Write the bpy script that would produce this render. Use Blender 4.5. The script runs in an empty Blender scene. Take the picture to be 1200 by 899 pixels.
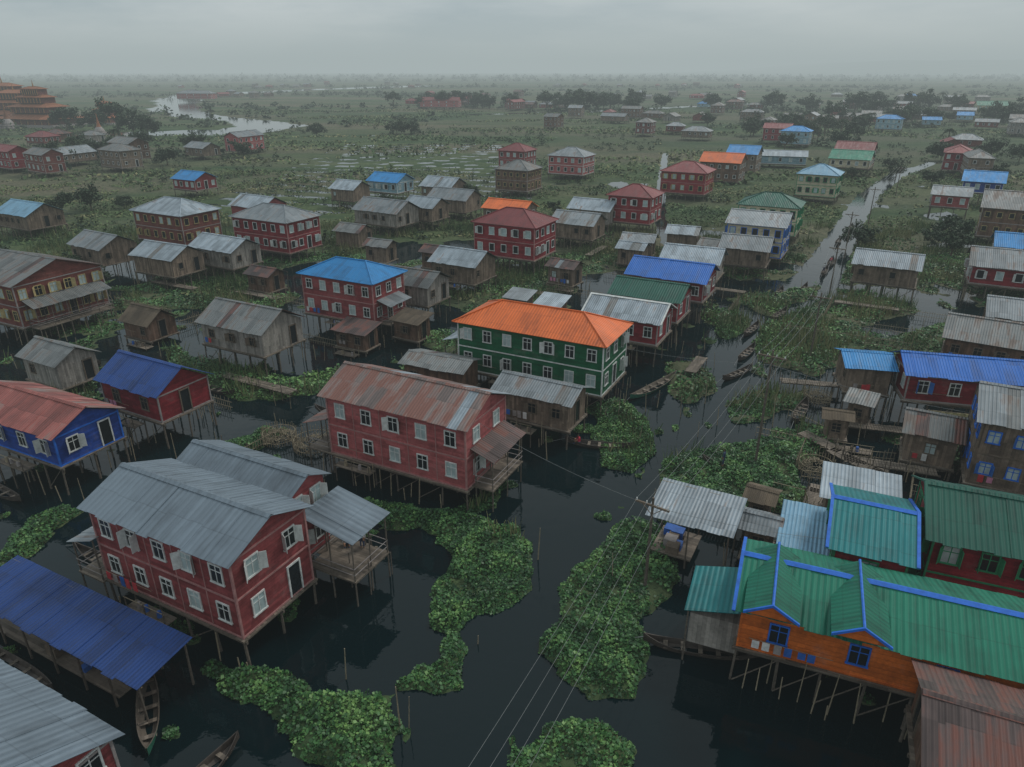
import bpy, math, random
import numpy as np
from mathutils import Vector, Matrix
rng=random.Random(11); RS=np.random.RandomState(5)
D=bpy.data; SC=bpy.context.scene; COL=SC.collection
SC.view_settings.view_transform='Standard'; SC.view_settings.look='None'; SC.view_settings.exposure=0

# ------------------------------------------------------------------ materials
def newmat(name,rough=.7,metal=0.0,spec=.4):
    m=D.materials.new(name); m.use_nodes=True; nt=m.node_tree; b=nt.nodes["Principled BSDF"]
    b.inputs["Roughness"].default_value=rough; b.inputs["Metallic"].default_value=metal
    b.inputs["Specular IOR Level"].default_value=spec
    return m,nt,b
def nd(nt,t,**kw):
    n=nt.nodes.new(t)
    for k,v in kw.items(): setattr(n,k,v)
    return n
def mth(nt,op,a,b=None,c=None):
    n=nt.nodes.new("ShaderNodeMath"); n.operation=op
    for i,x in enumerate((a,b,c)):
        if x is None: continue
        if isinstance(x,(int,float)): n.inputs[i].default_value=x
        else: nt.links.new(x,n.inputs[i])
    return n.outputs[0]
def mixc(nt,f,a,b,mode='MIX'):
    n=nt.nodes.new("ShaderNodeMix"); n.data_type='RGBA'; n.blend_type=mode
    for s,x in ((n.inputs[0],f),(n.inputs[6],a),(n.inputs[7],b)):
        if isinstance(x,(int,float)): s.default_value=x
        elif isinstance(x,(tuple,list)): s.default_value=(x[0],x[1],x[2],1)
        else: nt.links.new(x,s)
    return n.outputs[2]
def mrange(nt,v,a,b,c,d,clamp=True):
    n=nt.nodes.new("ShaderNodeMapRange"); n.clamp=clamp
    nt.links.new(v,n.inputs[0])
    for i,x in enumerate((a,b,c,d)): n.inputs[i+1].default_value=x
    return n.outputs[0]
def noise(nt,vec,scale,detail=3,rough=.55,dim='3D'):
    n=nt.nodes.new("ShaderNodeTexNoise"); n.inputs["Scale"].default_value=scale
    n.inputs["Detail"].default_value=detail; n.inputs["Roughness"].default_value=rough
    if vec is not None: nt.links.new(vec,n.inputs["Vector"])
    return n.outputs["Fac"]
def scl(c,k): return tuple(min(1,x*k) for x in c)

def roofmat(name,base,rust=0.0,rustc=(.13,.05,.03),pitch=.24,metal=.15,rough=.5,vary=.5,cd=.76):
    m,nt,b=newmat(name,rough,metal,.4); L=nt.links
    tc=nd(nt,"ShaderNodeTexCoord"); sp=nd(nt,"ShaderNodeSeparateXYZ"); L.new(tc.outputs["UV"],sp.inputs[0])
    oi=nd(nt,"ShaderNodeObjectInfo"); u,v=sp.outputs[0],sp.outputs[1]; r=oi.outputs["Random"]
    fu=mth(nt,'FLOOR',mth(nt,'MULTIPLY_ADD',u,1/.85,mth(nt,'MULTIPLY',r,17.3)))
    fv=mth(nt,'FLOOR',mth(nt,'MULTIPLY_ADD',v,1/2.1,mth(nt,'MULTIPLY',r,7.7)))
    cb=nd(nt,"ShaderNodeCombineXYZ"); L.new(fu,cb.inputs[0]); L.new(fv,cb.inputs[1]); L.new(r,cb.inputs[2])
    wn=nd(nt,"ShaderNodeTexWhiteNoise",noise_dimensions='3D'); L.new(cb.outputs[0],wn.inputs["Vector"])
    c2=nd(nt,"ShaderNodeCombineXYZ"); L.new(mth(nt,'MULTIPLY',u,2.2),c2.inputs[0]); L.new(mth(nt,'MULTIPLY',v,.35),c2.inputs[1]); L.new(mth(nt,'MULTIPLY',r,40),c2.inputs[2])
    st=noise(nt,c2.outputs[0],1.0,5,.6)
    big=noise(nt,tc.outputs["Object"],.35,4,.6)
    k=mth(nt,'MULTIPLY',mrange(nt,wn.outputs["Value"],0,1,1-vary*.55,1+vary*.35),mrange(nt,st,.25,.75,.62,1.3))
    k=mth(nt,'MULTIPLY',k,mrange(nt,big,.3,.7,.68,1.2))
    k=mth(nt,'MULTIPLY',k,mrange(nt,r,0,1,.80,1.14))
    lap=mth(nt,'FRACT',mth(nt,'MULTIPLY_ADD',v,1/2.1,mth(nt,'MULTIPLY',r,7.7)))
    k=mth(nt,'MULTIPLY',k,mrange(nt,lap,0,.04,.72,1))
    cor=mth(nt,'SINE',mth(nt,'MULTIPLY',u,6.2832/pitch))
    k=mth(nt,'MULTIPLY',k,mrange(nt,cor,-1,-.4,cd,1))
    kc=nd(nt,"ShaderNodeCombineXYZ")
    for i in range(3): L.new(k,kc.inputs[i])
    c=mixc(nt,1,base,kc.outputs[0],'MULTIPLY')
    rn=mth(nt,'ADD',mth(nt,'MULTIPLY',st,.6),mth(nt,'MULTIPLY',big,.4))
    rn=mth(nt,'ADD',rn,mth(nt,'MULTIPLY',mth(nt,'SUBTRACT',wn.outputs["Value"],.5),.18))
    th=.78-.45*rust
    if rust<=0: rm=mrange(nt,rn,.52,.68,0,.55)
    else: rm=mrange(nt,rn,th-.06,th+.05,0,.9)
    c=mixc(nt,rm,c,rustc if rust>0 else scl(base,.45))
    L.new(c,b.inputs["Base Color"])
    bp=nd(nt,"ShaderNodeBump"); bp.inputs["Strength"].default_value=.6; bp.inputs["Distance"].default_value=.035
    L.new(cor,bp.inputs["Height"]); L.new(bp.outputs[0],b.inputs["Normal"])
    L.new(mrange(nt,st,.2,.8,rough-.12,rough+.2),b.inputs["Roughness"])
    return m
def wallmat(name,base,plank=.2,vert=False,var=.22,weather=.4,rough=.75):
    m,nt,b=newmat(name,rough,0,.25); L=nt.links
    tc=nd(nt,"ShaderNodeTexCoord"); sp=nd(nt,"ShaderNodeSeparateXYZ"); L.new(tc.outputs["UV"],sp.inputs[0])
    oi=nd(nt,"ShaderNodeObjectInfo"); r=oi.outputs["Random"]
    u,v=sp.outputs[0],sp.outputs[1]
    if vert: u,v=v,u
    pv=mth(nt,'MULTIPLY',v,1/plank); fl=mth(nt,'FLOOR',pv); fr=mth(nt,'FRACT',pv)
    fu=mth(nt,'FLOOR',mth(nt,'MULTIPLY_ADD',u,.5,mth(nt,'MULTIPLY',fl,.37)))
    cb=nd(nt,"ShaderNodeCombineXYZ"); L.new(fl,cb.inputs[0]); L.new(fu,cb.inputs[1]); L.new(r,cb.inputs[2])
    wn=nd(nt,"ShaderNodeTexWhiteNoise",noise_dimensions='3D'); L.new(cb.outputs[0],wn.inputs["Vector"])
    n1=noise(nt,tc.outputs["Object"],.8,5,.65); n2=noise(nt,tc.outputs["Object"],6,3)
    k=mth(nt,'MULTIPLY',mrange(nt,wn.outputs["Value"],0,1,1-var,1+var),mrange(nt,n1,.3,.7,1-weather,1+weather*.5))
    k=mth(nt,'MULTIPLY',k,mrange(nt,n2,.3,.7,.85,1.12))
    k=mth(nt,'MULTIPLY',k,mrange(nt,fr,0,.12,.62,1))
    k=mth(nt,'MULTIPLY',k,mrange(nt,r,0,1,.82,1.12))
    kc=nd(nt,"ShaderNodeCombineXYZ")
    for i in range(3): L.new(k,kc.inputs[i])
    c=mixc(nt,1,base,kc.outputs[0],'MULTIPLY')
    L.new(mixc(nt,mrange(nt,n1,.54,.74,0,.5),c,(.13,.11,.10)),b.inputs["Base Color"])
    bp=nd(nt,"ShaderNodeBump"); bp.inputs["Strength"].default_value=.5; bp.inputs["Distance"].default_value=.02
    L.new(mrange(nt,fr,0,.15,0,1),bp.inputs["Height"]); L.new(bp.outputs[0],b.inputs["Normal"])
    return m
def paint(name,base,rough=.6,var=.3,sc=3):
    m,nt,b=newmat(name,rough,0,.3); L=nt.links
    tc=nd(nt,"ShaderNodeTexCoord"); n=noise(nt,tc.outputs["Object"],sc,4,.6)
    L.new(mixc(nt,mrange(nt,n,.3,.7,0,1),scl(base,1-var),scl(base,1+var*.4)),b.inputs["Base Color"])
    return m
M={}
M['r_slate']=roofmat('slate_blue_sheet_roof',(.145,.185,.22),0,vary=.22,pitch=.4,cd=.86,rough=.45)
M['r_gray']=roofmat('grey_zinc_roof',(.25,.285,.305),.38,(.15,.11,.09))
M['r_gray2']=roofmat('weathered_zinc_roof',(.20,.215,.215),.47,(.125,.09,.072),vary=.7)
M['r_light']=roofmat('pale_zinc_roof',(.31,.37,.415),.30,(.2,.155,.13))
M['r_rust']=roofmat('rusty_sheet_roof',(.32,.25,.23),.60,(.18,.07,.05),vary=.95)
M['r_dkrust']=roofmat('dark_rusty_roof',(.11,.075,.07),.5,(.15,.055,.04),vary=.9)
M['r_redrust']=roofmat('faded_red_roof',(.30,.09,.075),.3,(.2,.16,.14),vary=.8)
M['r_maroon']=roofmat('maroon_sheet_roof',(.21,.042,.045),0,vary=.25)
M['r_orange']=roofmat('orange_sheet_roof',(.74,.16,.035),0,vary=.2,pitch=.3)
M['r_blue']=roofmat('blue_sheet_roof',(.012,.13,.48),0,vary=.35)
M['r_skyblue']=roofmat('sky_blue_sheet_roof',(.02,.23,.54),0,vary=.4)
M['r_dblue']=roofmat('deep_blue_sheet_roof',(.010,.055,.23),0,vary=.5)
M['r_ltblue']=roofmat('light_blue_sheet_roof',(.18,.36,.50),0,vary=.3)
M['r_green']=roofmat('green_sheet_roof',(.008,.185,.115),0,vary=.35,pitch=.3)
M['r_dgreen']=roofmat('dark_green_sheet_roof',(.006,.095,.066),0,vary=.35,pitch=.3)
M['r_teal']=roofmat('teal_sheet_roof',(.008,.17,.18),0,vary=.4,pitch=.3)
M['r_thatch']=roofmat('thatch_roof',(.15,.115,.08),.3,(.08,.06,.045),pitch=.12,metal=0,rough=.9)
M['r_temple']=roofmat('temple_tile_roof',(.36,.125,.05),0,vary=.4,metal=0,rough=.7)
M['w_red']=wallmat('red_plank_wall',(.265,.058,.060))
M['w_pink']=wallmat('faded_red_plank_wall',(.36,.098,.098))
M['w_crimson']=wallmat('crimson_wall',(.23,.022,.030))
M['w_green']=wallmat('green_plank_wall',(.006,.12,.05))
M['w_blue']=wallmat('blue_wall',(.015,.055,.27))
M['w_ltblue']=wallmat('light_blue_wall',(.22,.37,.44))
M['w_cream']=wallmat('cream_wall',(.54,.49,.35))
M['w_orange']=wallmat('orange_wall',(.60,.14,.02),plank=.3)
M['w_wood']=wallmat('weathered_wood_wall',(.18,.135,.10),.22,True,.4,.4)
M['w_gwood']=wallmat('grey_wood_wall',(.25,.23,.205),.22,True,.35,.35)
M['w_brown']=wallmat('brown_wood_wall',(.13,.075,.05),.22,True,.4,.4)
M['w_redbrown']=wallmat('red_brown_wall',(.17,.05,.04))
M['t_white']=paint('white_trim',(.58,.60,.58))
M['t_gray']=paint('grey_trim',(.28,.25,.24))
M['t_red']=paint('faded_red_trim',(.36,.18,.17))
M['t_green']=paint('green_trim',(.03,.24,.11))
M['t_blue']=paint('blue_trim',(.02,.14,.56))
M['t_yellow']=paint('yellow_trim',(.40,.32,.15))
M['t_wood']=paint('wood_trim',(.15,.115,.085),.8,.4)
M['stilt']=paint('stilt_wood',(.12,.10,.08),.85,.45,5)
M['deck']=wallmat('deck_boards',(.17,.14,.11),.2,False,.4,.4)
M['bamboo']=paint('bamboo',(.27,.225,.155),.7,.35,4)
M['dark']=paint('painted_dark_opening',(.015,.019,.022),.25,.3)  # flat near-black panes; shade inside windows and doorways is put into the colour
M['curtain']=paint('curtain_pane',(.36,.45,.45),.35,.35,1.3)
M['blueshut']=paint('blue_shutter',(.03,.14,.42))
M['boat']=paint('tarred_boat_wood',(.06,.048,.04),.55,.4)
M['boatg']=paint('green_boat_paint',(.02,.11,.07),.5,.4)
M['tarp']=paint('tarp_blue',(.03,.12,.42),.5)
M['cream_cloth']=paint('cream_cloth',(.50,.45,.24),.9,.3,6)
M['cl_r']=paint('red_cloth',(.45,.04,.05),.9); M['cl_p']=paint('pink_cloth',(.5,.2,.3),.9); M['cl_w']=paint('white_cloth',(.6,.6,.58),.9)
M['gold']=paint('gold_paint',(.34,.17,.06),.6)
M['bark']=paint('bark',(.09,.07,.05),.9,.4)
M['wire']=paint('wire_dark',(.16,.17,.17),.6,.1)

# ------------------------------------------------------------------ mesh builder
class MB:
    def __init__(s): s.v=[];s.f=[];s.m=[];s.uv=[];s.mats=[]
    def mi(s,k):
        if k not in s.mats: s.mats.append(k)
        return s.mats.index(k)
    def face(s,pts,k,uvs=None):
        i=len(s.v); s.v+=[tuple(p) for p in pts]; s.f.append(tuple(range(i,i+len(pts)))); s.m.append(s.mi(k))
        s.uv+= uvs if uvs else [(0,0)]*len(pts)
    def box(s,x0,x1,y0,y1,z0,z1,k):
        a=[(x0,y0,z0),(x1,y0,z0),(x1,y1,z0),(x0,y1,z0),(x0,y0,z1),(x1,y0,z1),(x1,y1,z1),(x0,y1,z1)]
        for q,ax in (((0,1,5,4),0),((1,2,6,5),1),((2,3,7,6),0),((3,0,4,7),1),((4,5,6,7),2),((3,2,1,0),2)):
            P=[a[i] for i in q]
            s.face(P,k,[((p[0],p[2]),(p[1],p[2]),(p[0],p[1]))[ax] for p in P])
    def obox(s,c,a,b,d,k):
        c=Vector(c);a=Vector(a);b=Vector(b);d=Vector(d)
        P=[c-a-b-d,c+a-b-d,c+a+b-d,c-a+b-d,c-a-b+d,c+a-b+d,c+a+b+d,c-a+b+d]
        la,lb,ld=a.length*2,b.length*2,d.length*2
        for q in ((0,1,5,4),(1,2,6,5),(2,3,7,6),(3,0,4,7),(4,5,6,7),(3,2,1,0)):
            s.face([P[i] for i in q],k,[(0,0),(la,0),(la,ld),(0,ld)])
    def pole(s,p,q,r,k,n=5,r2=None):
        p=Vector(p);q=Vector(q);d=(q-p); 
        if d.length<1e-6: return
        d.normalize(); a=d.orthogonal().normalized(); b=d.cross(a); r2=r*.8 if r2 is None else r2
        c1=[p+(a*math.cos(t)+b*math.sin(t))*r for t in [6.2832*i/n for i in range(n)]]
        c2=[q+(a*math.cos(t)+b*math.sin(t))*r2 for t in [6.2832*i/n for i in range(n)]]
        for i in range(n):
            j=(i+1)%n; s.face([c1[i],c1[j],c2[j],c2[i]],k)
        s.face(c2,k)
    def slab(s,pts,th,k,ke=None,uo=(0,0)):
        P=[Vector(p) for p in pts]; u=(P[1]-P[0]).normalized(); n=(P[1]-P[0]).cross(P[-1]-P[0]).normalized(); v=n.cross(u)
        uv=[((p-P[0]).dot(u)+uo[0],(p-P[0]).dot(v)+uo[1]) for p in P]
        s.face(P,k,uv); B=[p-n*th for p in P]; s.face(B[::-1],ke or k,uv[::-1])
        for i in range(len(P)):
            j=(i+1)%len(P); s.face([B[i],B[j],P[j],P[i]],ke or k)
    def build(s,name,parent=None,smooth=False):
        me=D.meshes.new(name); me.from_pydata(s.v,[],s.f)
        for k in s.mats: me.materials.append(M[k])
        me.polygons.foreach_set("material_index",s.m)
        ul=me.uv_layers.new(name="UVMap"); ul.data.foreach_set("uv",np.array(s.uv,dtype=np.float32).ravel())
        if smooth: me.polygons.foreach_set("use_smooth",[True]*len(s.f))
        me.update(); o=D.objects.new(name,me); COL.objects.link(o)
        if parent: o.parent=parent
        return o
def empty(name,x,y,z=0,ang=0):
    e=D.objects.new(name,None); e.location=(x,y,z); e.rotation_euler=(0,0,math.radians(ang)); e.empty_display_size=.5; COL.objects.link(e); return e

# ------------------------------------------------------------------ roofs
def sheet_slope(mb,x0,x1,p_eave,p_ridge,k,near,alt=None):
    """corrugated sheets from eave (y,z) to ridge (y,z) between x0..x1"""
    (ye,ze),(yr,zr)=p_eave,p_ridge
    flip = yr<ye
    if not near:
        pts=[(x0,ye,ze),(x1,ye,ze),(x1,yr,zr),(x0,yr,zr)]
        if flip: pts=[(x1,ye,ze),(x0,ye,ze),(x0,yr,zr),(x1,yr,zr)]
        mb.slab(pts,.06,k); return
    n=max(2,int(round((x1-x0)/.85))); w=(x1-x0)/n; dl=Vector((0,ye-yr,ze-zr)).normalized()
    for i in range(n):
        a=x0+i*w-.03; b=x0+(i+1)*w+.03; o=rng.uniform(0,.018)+(i%2)*.014; j=rng.uniform(-.07,.09); 
        e1=(ye+dl.y*j,ze+dl.z*j+o)
        pts=[(a,e1[0],e1[1]),(b,e1[0],e1[1]),(b,yr,zr+o),(a,yr,zr+o)]
        if flip: pts=[(b,e1[0],e1[1]),(a,e1[0],e1[1]),(a,yr,zr+o),(b,yr,zr+o)]
        kk=k
        if alt and rng.random()<.12: kk=alt
        mb.slab(pts,.025,kk,uo=((-b if flip else a)+50,0))
def gable_roof(mb,x0,x1,y0,y1,z,rh,k,near=False,cap=None,ym=None,alt=None):
    ym=(y0+y1)/2 if ym is None else ym
    sheet_slope(mb,x0,x1,(y0,z),(ym,z+rh),k,near,alt); sheet_slope(mb,x0,x1,(y1,z),(ym,z+rh),k,near,alt)
    c=cap or k
    mb.slab([(x0,ym-.22,z+rh-.02),(x1,ym-.22,z+rh-.02),(x1,ym,z+rh+.085),(x0,ym,z+rh+.085)],.02,c)
    mb.slab([(x1,ym+.22,z+rh-.02),(x0,ym+.22,z+rh-.02),(x0,ym,z+rh+.085),(x1,ym,z+rh+.085)],.02,c)
    if cap:
        for x in (x0,x1):
            for (ye,s) in ((y0,1),(y1,-1)):
                d=Vector((0,ym-ye,rh)); mb.obox(((x),(ye+ym)/2,z+rh/2+.04),(.09,0,0),d*.5,Vector((0,-rh,ym-ye)).normalized()*.05,cap)
def hip_roof(mb,x0,x1,y0,y1,z,rh,k,cap=None):
    ym=(y0+y1)/2; h=(y1-y0)/2
    if (x1-x0)/2<=h+.1: h=(x1-x0)/2-.4
    a=(x0+h,ym,z+rh); b=(x1-h,ym,z+rh); A=(x0,y0,z);B=(x1,y0,z);C=(x1,y1,z);Dd=(x0,y1,z)
    mb.slab([A,B,b,a],.06,k); mb.slab([C,Dd,a,b],.06,k); mb.slab([B,C,b],.06,k); mb.slab([Dd,A,a],.06,k)
    c=cap or k
    for p,q in ((A,a),(B,b),(C,b),(Dd,a),(a,b)): mb.pole(Vector(p)+Vector((0,0,.03)),Vector(q)+Vector((0,0,.05)),.075,c,6,.075)

def window(mb,c,t,n,w,h,fk,open_p,style,near=True):
    """c centre on wall plane; t tangent; n outward normal"""
    c=Vector(c);t=Vector(t);n=Vector(n);z=Vector((0,0,1)); r=rng.random()
    pane='curtain' if r<(.45 if style!='t_wood' else .08) else 'dark'
    mb.obox(c+n*.012,t*(w/2),z*(h/2),n*.012,pane)
    fw=.085; d=.035
    mb.obox(c+n*d+z*(h/2+fw/2),t*(w/2+fw),z*(fw/2),n*d,fk); mb.obox(c+n*(d+.01)-z*(h/2+fw/2),t*(w/2+fw+.04),z*(fw/2),n*(d+.02),fk)
    for s in (-1,1): mb.obox(c+n*d+t*s*(w/2+fw/2),t*(fw/2),z*(h/2),n*d,fk)
    if near:
        mb.obox(c+n*.032,t*.025,z*(h/2),n*.012,fk)
        mb.obox(c+n*.034+z*(h*.18),t*(w/2),z*.022,n*.012,fk)
    if rng.random()<open_p:
        for s in (-1,1):
            a=rng.uniform(.7,1.5); dv=(t*s*math.cos(a)+n*math.sin(a)).normalized()
            hp=c+t*s*(w/2+fw)+n*.07
            mb.obox(hp+dv*(w*.25),dv*(w*.25),z*(h/2),dv.cross(z)*.015,style if style in M else fk)
def door(mb,c,t,n,w,h,fk):
    c=Vector(c);t=Vector(t);n=Vector(n);z=Vector((0,0,1))
    mb.obox(c+n*.014+z*h/2,t*(w/2),z*(h/2),n*.014,'dark')
    for s in (-1,1): mb.obox(c+n*.04+z*h/2+t*s*(w/2+.05),t*.05,z*(h/2+.05),n*.04,fk)
    mb.obox(c+n*.04+z*(h+.1),t*(w/2+.1),z*.05,n*.045,fk)
ALT={'r_gray':'r_gray2','r_gray2':'r_dkrust','r_light':'r_gray2','r_rust':'r_light','r_dkrust':'r_gray','r_redrust':'r_rust'}
def house(name,cx,cy,L,W,ang=-28,z=7,st=2,roof='gable',rk='r_gray',wk='w_red',tk='t_gray',fk='t_white',near=None,
          pitch=.46,oh=.45,win=1.9,op=.35,cap=None,ext=(),shut=None,front_door=True,bands=True,batt=False,clut=True):
    dist=math.hypot(cx,cy); 
    if near is None: near=dist<80
    far=dist>200
    e=empty(name,cx,cy,0,ang)
    fh=2.55 if st>1 else 2.5; fz=max(.7,z-fh*st)
    x0,x1,y0,y1=-L/2+oh,L/2-oh,-W/2+oh,W/2-oh
    wz=z+.05
    rh=W/2*pitch
    mb=MB(); mb.box(x0,x1,y0,y1,fz,wz,wk)
    if roof=='gable':
        zt=wz+(W/2-oh)*pitch
        for x,sg in ((x0,-1),(x1,1)):
            P=[(x,y0,wz),(x,y1,wz),(x,(y0+y1)/2,zt)]
            if sg<0: P=P[::-1]
            mb.face(P,wk,[(p[1],p[2]) for p in P])
    mb.build('walls',e)
    mb=MB()
    if bands:
        for x in (x0,x1):
            for y in (y0,y1): mb.box(x-.06,x+.06,y-.06,y+.06,fz-.02,wz-.03,tk)
        zs=[fz+.06]+[fz+fh*i for i in range(1,st)]+([z-.12] if not far else [])
        for q in zs:
            w=.055
            mb.box(x0+.062,x1-.062,y0-.045,y0+.0,q-w,q+w,tk); mb.box(x0+.062,x1-.062,y1,y1+.045,q-w,q+w,tk)
            mb.box(x1,x1+.045,y0+.062,y1-.062,q-w,q+w,tk); mb.box(x0-.045,x0,y0+.062,y1-.062,q-w,q+w,tk)
    if mb.f: mb.build('trim',e)
    mb=MB(); ww,wh=(.8,1.1) if wk not in('w_wood','w_gwood','w_brown') else (.7,.85)
    style=shut if shut else ('t_wood' if wk in('w_wood','w_gwood','w_brown') else fk)
    for s_ in range(st):
        zc=fz+fh*s_+1.4
        if z-fz<2.2: zc=fz+(z-fz)*.55
        for (a,b,yy,nn,ax) in ((x0,x1,y0,-1,0),(x0,x1,y1,1,0),(y0,y1,x1,1,1),(y0,y1,x0,-1,1)):
            ln=b-a; n=max(1,int(ln/win)); 
            if far and n>5: n=5
            for i in range(n):
                q=a+ln*(i+.5)/n
                if not bands and rng.random()<.4: continue
                c=(q,yy,zc) if ax==0 else (yy,q,zc); t=(1,0,0) if ax==0 else (0,1,0); nv=(0,nn,0) if ax==0 else (nn,0,0)
                if front_door and s_==0 and i==n//2 and ax==1: door(mb,(c[0],c[1],fz+.12),t,nv,.85,1.95,fk)
                else: window(mb,c,t,nv,ww,wh,fk,op if not far else 0,style,dist<110)
    mb.build('windows',e)
    if batt:
        mb=MB(); n=max(1,int((x1-x0)/win))
        for i in range(1,n):
            q=x0+(x1-x0)*i/n; mb.box(q-.03,q+.03,y0-.035,y0,fz+.14,z-.2,tk)
        if mb.f: mb.build('battens',e)
    mb=MB()
    if roof=='gable': gable_roof(mb,-L/2,L/2,-W/2,W/2,z+.02,rh,rk,near,cap,None,ALT.get(rk))
    elif roof=='hip': hip_roof(mb,-L/2,L/2,-W/2,W/2,z+.02,rh,rk,cap)
    elif roof=='mono': sheet_slope(mb,-L/2,L/2,(-W/2,z+.08),(W/2,z+.08+W*pitch*.4),rk,near)
    mb.build('roof',e)
    mb=MB(); mb.box(x0-.2,x1+.2,y0-.2,y1+.2,fz-.12,fz-.004,'deck')
    step=1.9 if not far else 3.2
    nx=max(1,int((x1-x0)/step)); ny=max(1,int((y1-y0)/step))
    for i in range(nx+1):
        for j in range(ny+1):
            if dist>120 and 0<i<nx and 0<j<ny: continue
            x=x0+(x1-x0)*i/nx; y=y0+(y1-y0)*j/ny; r=rng.uniform(.07,.11)
            mb.pole((x+rng.uniform(-.15,.15),y+rng.uniform(-.15,.15),-1.2),(x,y,fz-.1),r,'stilt',5 if not far else 4)
    for j in range(ny+1):
        y=y0+(y1-y0)*j/ny; mb.box(x0-.25,x1+.25,y-.06,y+.06,fz-.3,fz-.122,'stilt')
    if near:
        for i in range(nx):
            if rng.random()<.6:
                x=x0+(x1-x0)*i/nx; mb.pole((x,y0-.08,.1),(x+(x1-x0)/nx,y0-.08,fz-.2),.04,'stilt',4)
        for i in range(int(9*L/8)):
            x=rng.uniform(x0-1,x1+1); s=rng.choice((-1,1)); y=(W/2+rng.uniform(-.3,.5))*s
            mb.pole((x,y,-1.2),(x+rng.uniform(-.25,.25),y+rng.uniform(-.2,.2),rng.uniform(.8,2.3)),.045,'bamboo',4)
    mb.build('stilts',e)
    if clut and dist<105:
        mb=MB(); s=rng.choice((-1,1)) if not ext else 0
        if s>=0:
            yb=y0-1.0 if s==0 else y0-1.3; xa=rng.uniform(x0,0); xb=xa+rng.uniform(2,4)
            mb.box(xa,xb,yb,y0-.22,fz-.5,fz-.44,'deck')
            for x in (xa+.1,(xa+xb)/2,xb-.1): mb.pole((x,yb+.08,-1.2),(x,yb+.08,fz+.35),.05,'stilt',5)
            mb.pole((xa,yb+.08,fz+.3),(xb,yb+.08,fz+.3),.03,'bamboo',4)
            for i in range(3):
                x=rng.uniform(xa+.3,xb-.3); mb.pole((x,yb+.4,fz-.44),(x,yb+.4,fz-.05),.16,rng.choice(['t_wood','tarp','t_gray','bamboo']),8,.12)
        mb.pole((x0+.5,y0-.35,fz+1.0),(x0+.5+min(4,L*.4),y0-.35,fz+.95),.015,'bamboo',4)
        for i in range(rng.randint(2,6) if rng.random()<.5 else 0):
            x=x0+.8+i*.55+rng.uniform(-.1,.1); mb.obox((x,y0-.36,fz+.7),(.18,0,0),(0,.012,0),(0,0,rng.uniform(.2,.34)),rng.choice(['cl_r','cl_p','cl_w','tarp','t_gray']))
        mb.build('deck_clutter',e)
    for k,(a,b,c,d,zl,zh,ax,erk) in enumerate(ext):
        mb=MB()
        if ax=='x':
            n=max(1,int((d-c)/.85)); 
            for i in range(n):
                p=c+(d-c)*i/n; q=c+(d-c)*(i+1)/n+.03; o=rng.uniform(0,.02)+(i%2)*.012; j=rng.uniform(-.06,.06)
                if zl<zh: pts=[(a+j,q,zl+o),(a+j,p,zl+o),(b,p,zh+o),(b,q,zh+o)]
                else: pts=[(b+j,p,zh+o),(b+j,q,zh+o),(a,q,zl+o),(a,p,zl+o)]
                mb.slab(pts,.03,erk,uo=(p,0))
        else:
            sheet_slope(mb,a,b,(c,zl),(d,zh),erk,near) if zl<zh else sheet_slope(mb,a,b,(d,zh),(c,zl),erk,near)
        mb.build('porch_roof',e)
        mb=MB(); mb.box(a+.15,b-.15,c+.15,d-.15,fz-.14,fz-.01,'deck')
        nx=max(1,int((b-a)/1.8)); ny=max(1,int((d-c)/1.8))
        for i in range(nx+1):
            for j in range(ny+1):
                x=a+.25+(b-a-.5)*i/nx; y=c+.25+(d-c-.5)*j/ny
                tt=(x-a)/(b-a) if ax=='x' else (y-c)/(d-c)
                edge=i in(0,nx) or j in(0,ny)
                mb.pole((x+rng.uniform(-.1,.1),y,-1.2),(x,y,(zl+(zh-zl)*tt-.03) if edge else fz-.05),.06,'stilt',5)
        for q in (.45,.9):
            for (p0,p1) in (((a+.2,c+.2),(b-.2,c+.2)),((b-.2,c+.2),(b-.2,d-.2)),((a+.2,d-.2),(b-.2,d-.2)),((a+.2,c+.2),(a+.2,d-.2))):
                mb.pole((p0[0],p0[1],fz+q),(p1[0],p1[1],fz+q),.03,'t_gray',4)
        mb.build('porch',e)
    return e

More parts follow.
